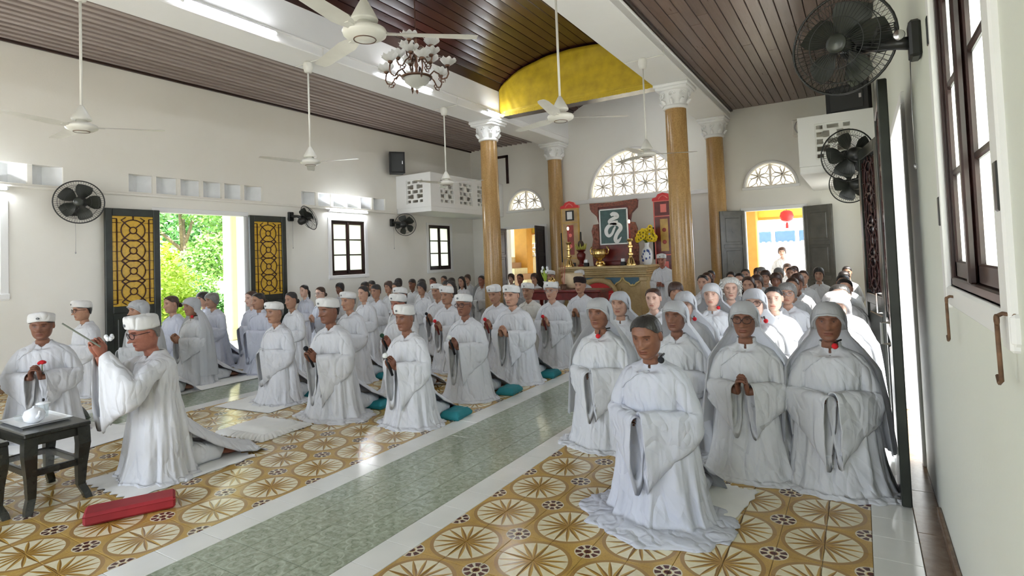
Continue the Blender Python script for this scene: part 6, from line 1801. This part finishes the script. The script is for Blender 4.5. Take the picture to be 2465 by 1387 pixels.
def leaf_cloud(blobs, n, size, seed):
    rs = random.Random(seed); m = MB(); vs, fs = [], []; tot = sum(b[3] ** 2 for b in blobs)
    for bx_, by_, bz_, br in blobs:
        for _ in range(int(n * br * br / tot)):
            d = Vector((rs.gauss(0, 1), rs.gauss(0, 1), rs.gauss(0, 1))).normalized() * br * rs.uniform(.55, 1.05); p = Vector((bx_, by_, bz_)) + Vector((d.x, d.y, d.z * .85))
            a = Vector((rs.gauss(0, 1), rs.gauss(0, 1), rs.gauss(0, .6))).normalized(); b = a.orthogonal().normalized(); b = (Matrix.Rotation(rs.random() * 6.28, 3, a) @ b); s = size * rs.uniform(.6, 1.3); k = len(vs)
            vs += [p, p + a * s * .5 + b * s * .28, p + a * s, p + a * s * .5 - b * s * .28]; fs.append((k, k + 1, k + 2, k + 3))
    return m.add(vs, fs)


def tree(label, x, y, h, blobs, mat, n, size, seed, group=None, lean=0):
    t = thing('tree', label, 'tree', (x, y, -.1), group=group); rs = random.Random(seed); m = MB()
    m.tube([(0, 0, 0), (lean * .3, .1, h * .3), (lean * .7, 0, h * .6), (lean, .1, h * .85)], [.16, .12, .09, .04], 8)
    for bx_, by_, bz_, br in blobs: m.tube([(lean * .5, 0, h * .42), ((bx_ + lean * .5) / 2, by_ / 2, (bz_ + h * .45) / 2 + .2), (bx_, by_, bz_)], [.07, .05, .015], 6)
    m.obj('trunk', 'bark', t, smooth=True); leaf_cloud(blobs, n, size, seed).obj('foliage', mat, t)['kind'] = 'stuff'


outside()
GT = 'garden trees beyond the left door'
tree('tall airy garden tree with bare branches showing beyond the door', -20.5, 11.2, 5.5, [(-.5, -1.6, 3.4, 1.1), (.5, .6, 4.2, 1.3), (0, 2.0, 3.0, 1.0), (.2, -.3, 5.2, 1.2)], 'leaf_a', 5200, .20, 1, GT)
tree('light green garden tree nearer the veranda pillar', -18.0, 11.6, 4.2, [(0, -.8, 2.0, .9), (.3, .5, 2.6, 1.0), (0, .9, 1.6, .8)], 'leaf_a', 6000, .17, 2, GT)
tree('dense dark green tree at the back of the garden', -33, 19.5, 7, [(0, -2.2, 3.0, 1.7), (0, 0, 4.4, 2.0), (0, 2.5, 3.2, 1.8), (0, -3.5, 4.5, 1.5)], 'leaf_c', 5000, .36, 3, GT)
tree('yellow-green rounded garden tree far left of the door view', -25, 11.2, 5, [(0, -1.2, 1.8, 1.3), (0, .5, 2.2, 1.3), (0, 2.4, 1.6, 1.2)], 'leaf_b', 5000, .26, 4, GT)
for k, (x, y, r, mt, l) in enumerate(((-13.5, 7.02, .62, 'leaf_b', 'round bright yellow-green clipped bush by the veranda'), (-16.5, 9.4, .55, 'leaf_a', 'low green garden bush in the middle of the door view'), (-15.0, 8.9, .35, 'leaf_c', 'small dark bush behind the kneeling women'), (-21.5, 9.0, .7, 'leaf_b', 'yellow-green bush at the back of the garden'))):
    t = thing('bush', l, 'bush', (x, y, -.1)); m = MB(); m.tube([(0, 0, 0), (0, 0, r)], .04, 6); m.obj('stem', 'bark', t); leaf_cloud([(0, 0, r * 2.0, r), (0, -.2, r * 1.2, r * .95), (0, .25, r * 1.1, r * .95)], 4200, .10, 20 + k).obj('foliage', mt, t)['kind'] = 'stuff'
for k, (x, y, l) in enumerate(((-12.7, 8.3, 'red flowering plant beside the clipped bush'), (-15.2, 10.1, 'red flowering plant before the veranda pillar'))):
    t = thing('flower_plant', l, 'plant', (x, y, -.1)); leaf_cloud([(0, 0, .35, .3)], 300, .09, 40 + k).obj('foliage', 'leaf_a', t)['kind'] = 'stuff'; leaf_cloud([(0, 0, .48, .28)], 160, .08, 50 + k).obj('petals', 'petal_red', t)['kind'] = 'stuff'
t = thing('blue_tarp', 'blue sheet hanging in the garden behind the bushes', 'tarp', (-22, 12.35, .4)); MB().loft([[(0, .06 * math.sin(i), z) if False else (.08 * math.sin(i * 1.3), -.35 + .1 * i, z) for i in range(8)] for z in (0, .5, 1.1)], False).obj('sheet', 'tarp_blue', t)
t = thing('garden_wall', 'pale low wall at the back of the garden', 'wall', (-30, 16, -.1)); MB().bevbox(-.15, .15, -14, 14, 0, 1.3, .02).obj('masonry', 'cream_plaster', t); MB().bevbox(-.2, .2, -14, 14, 1.3, 1.4, .02).obj('coping', 'concrete', t)

# behind the altar wall: left door shows a pierced wall and a stair, right door the porch and street
t = thing('pierced_wall', 'cream wall with white petal lattice outside the left altar wall door', 'wall', (-9.4, 16.5, 0)); MB().box(-2.5, 3.2, 0, .2, -.05, 3.0).obj('masonry', 'cream_plaster', t)
for z in (1.75, 2.45):
    m = MB()
    for k in range(8):
        q = math.pi / 4 * k
        for s in (-1, 1): m.tube([(.1 + math.cos(q) * .30 * v - math.sin(q) * s * .07 * math.sin(math.pi * v), -.03, z + math.sin(q) * .30 * v + math.cos(q) * s * .07 * math.sin(math.pi * v)) for v in (j / 8 for j in range(9))], .016, 5)
    m.obj('petal_lattice', 'fence_white', t)
t = thing('outdoor_stair', 'outdoor stair with brown edged steps seen through the left altar wall door', 'stair', (-9.1, 15.5, -.03))
for k in range(9): MB().bevbox(-.9 + .22 * k, -.9 + .22 * k + .26, -.4, .5, 0, 1.75 - .18 * k, .01).obj('step', 'cream_plaster' if k % 2 else 'stair_brown', t)
MB().tube([(.95, -.45, 0), (.95, -.45, 1.6)], .035, 8).obj('rail_post', 'window_wood', t)
t = thing('porch_shade_roof', 'flat porch roof added for shade behind the altar wall, yellow fascia on orange pillars', 'roof', (-4.0, 15.0, 0)); MB().bevbox(-5.6, 5.6, -1.35, 1.35, 2.66, 2.76, .01).obj('slab', 'concrete', t)  # roof slab added to keep sky light off the porch and stair
MB().bevbox(-5.6, 5.6, 1.27, 1.37, 2.28, 2.76, .01).obj('fascia', 'yellow_fascia', t); MB().bevbox(-5.6, 5.6, 1.24, 1.27, 2.24, 2.30, .01).obj('moulding', 'orange_plaster', t)
for x in (1.52, 5.3, -1.6, -5.3): MB().bevbox(x - .24, x + .24, .90, 1.26, -.03, 2.66, .02).obj('pillar', 'orange_plaster', t)
t = thing('lantern', 'red paper lantern with tassels hanging under the porch roof', 'lantern', (-1.50, 15.6, 2.28)); MB().lathe([(.06, -.14), (.13, -.10), (.16, 0), (.13, .10), (.06, .14)], n=20).obj('globe', 'bright_red', t, smooth=True)
MB().tube([(0, 0, .14), (0, 0, .385)], .006, 5).obj('cord', 'strap_black', t); MB().lathe([(.015, -.15), (.03, -.20), (.035, -.30)], n=10).obj('tassel', 'bright_red', t)
t = thing('street_fence', 'white picket fence along the street behind the temple', 'fence', (-2.2, 20, -.03))
for k in range(40): MB().bevbox(-3.2 + .16 * k, -3.2 + .16 * k + .085, -.02, .02, 0, 1.75, .01).obj('picket', 'fence_white', t)
for z in (.25, .95, 1.62): MB().bevbox(-3.3, 3.3, .02, .06, z, z + .10, .01).obj('rail', 'fence_white', t)
t = thing('fence_backing', 'grey panel added behind the picket fence to darken its gaps', 'wall', (-2.2, 21.2, -.03)); MB().bevbox(-6, 6, 0, .2, 0, 1.6, .02).obj('masonry', 'street_grey', t)  # backing panel added so the gaps of the bright fence read darker
t = thing('street_bus', 'white bus with blue tinted windows passing behind the fence', 'bus', (-3.0, 36.0, -.03)); MB().bevbox(-5, 4, -1, 1, .5, 3.0, .12).obj('body', 'bus_white', t)
for k in range(7): MB().bevbox(-4.6 + 1.2 * k, -4.6 + 1.2 * k + 1.0, -1.02, -.98, 1.75, 2.5, .03).obj('window', 'bus_glass', t)
for x in (-3.4, 2.4): MB().lathe([(.45, -.12), (.48, 0), (.45, .12)], n=20, mat=Matrix.Rotation(R_(90), 4, 'X')).xf(Matrix.Translation((x, -1.0, .48))).obj('wheel', 'speaker_black', t)
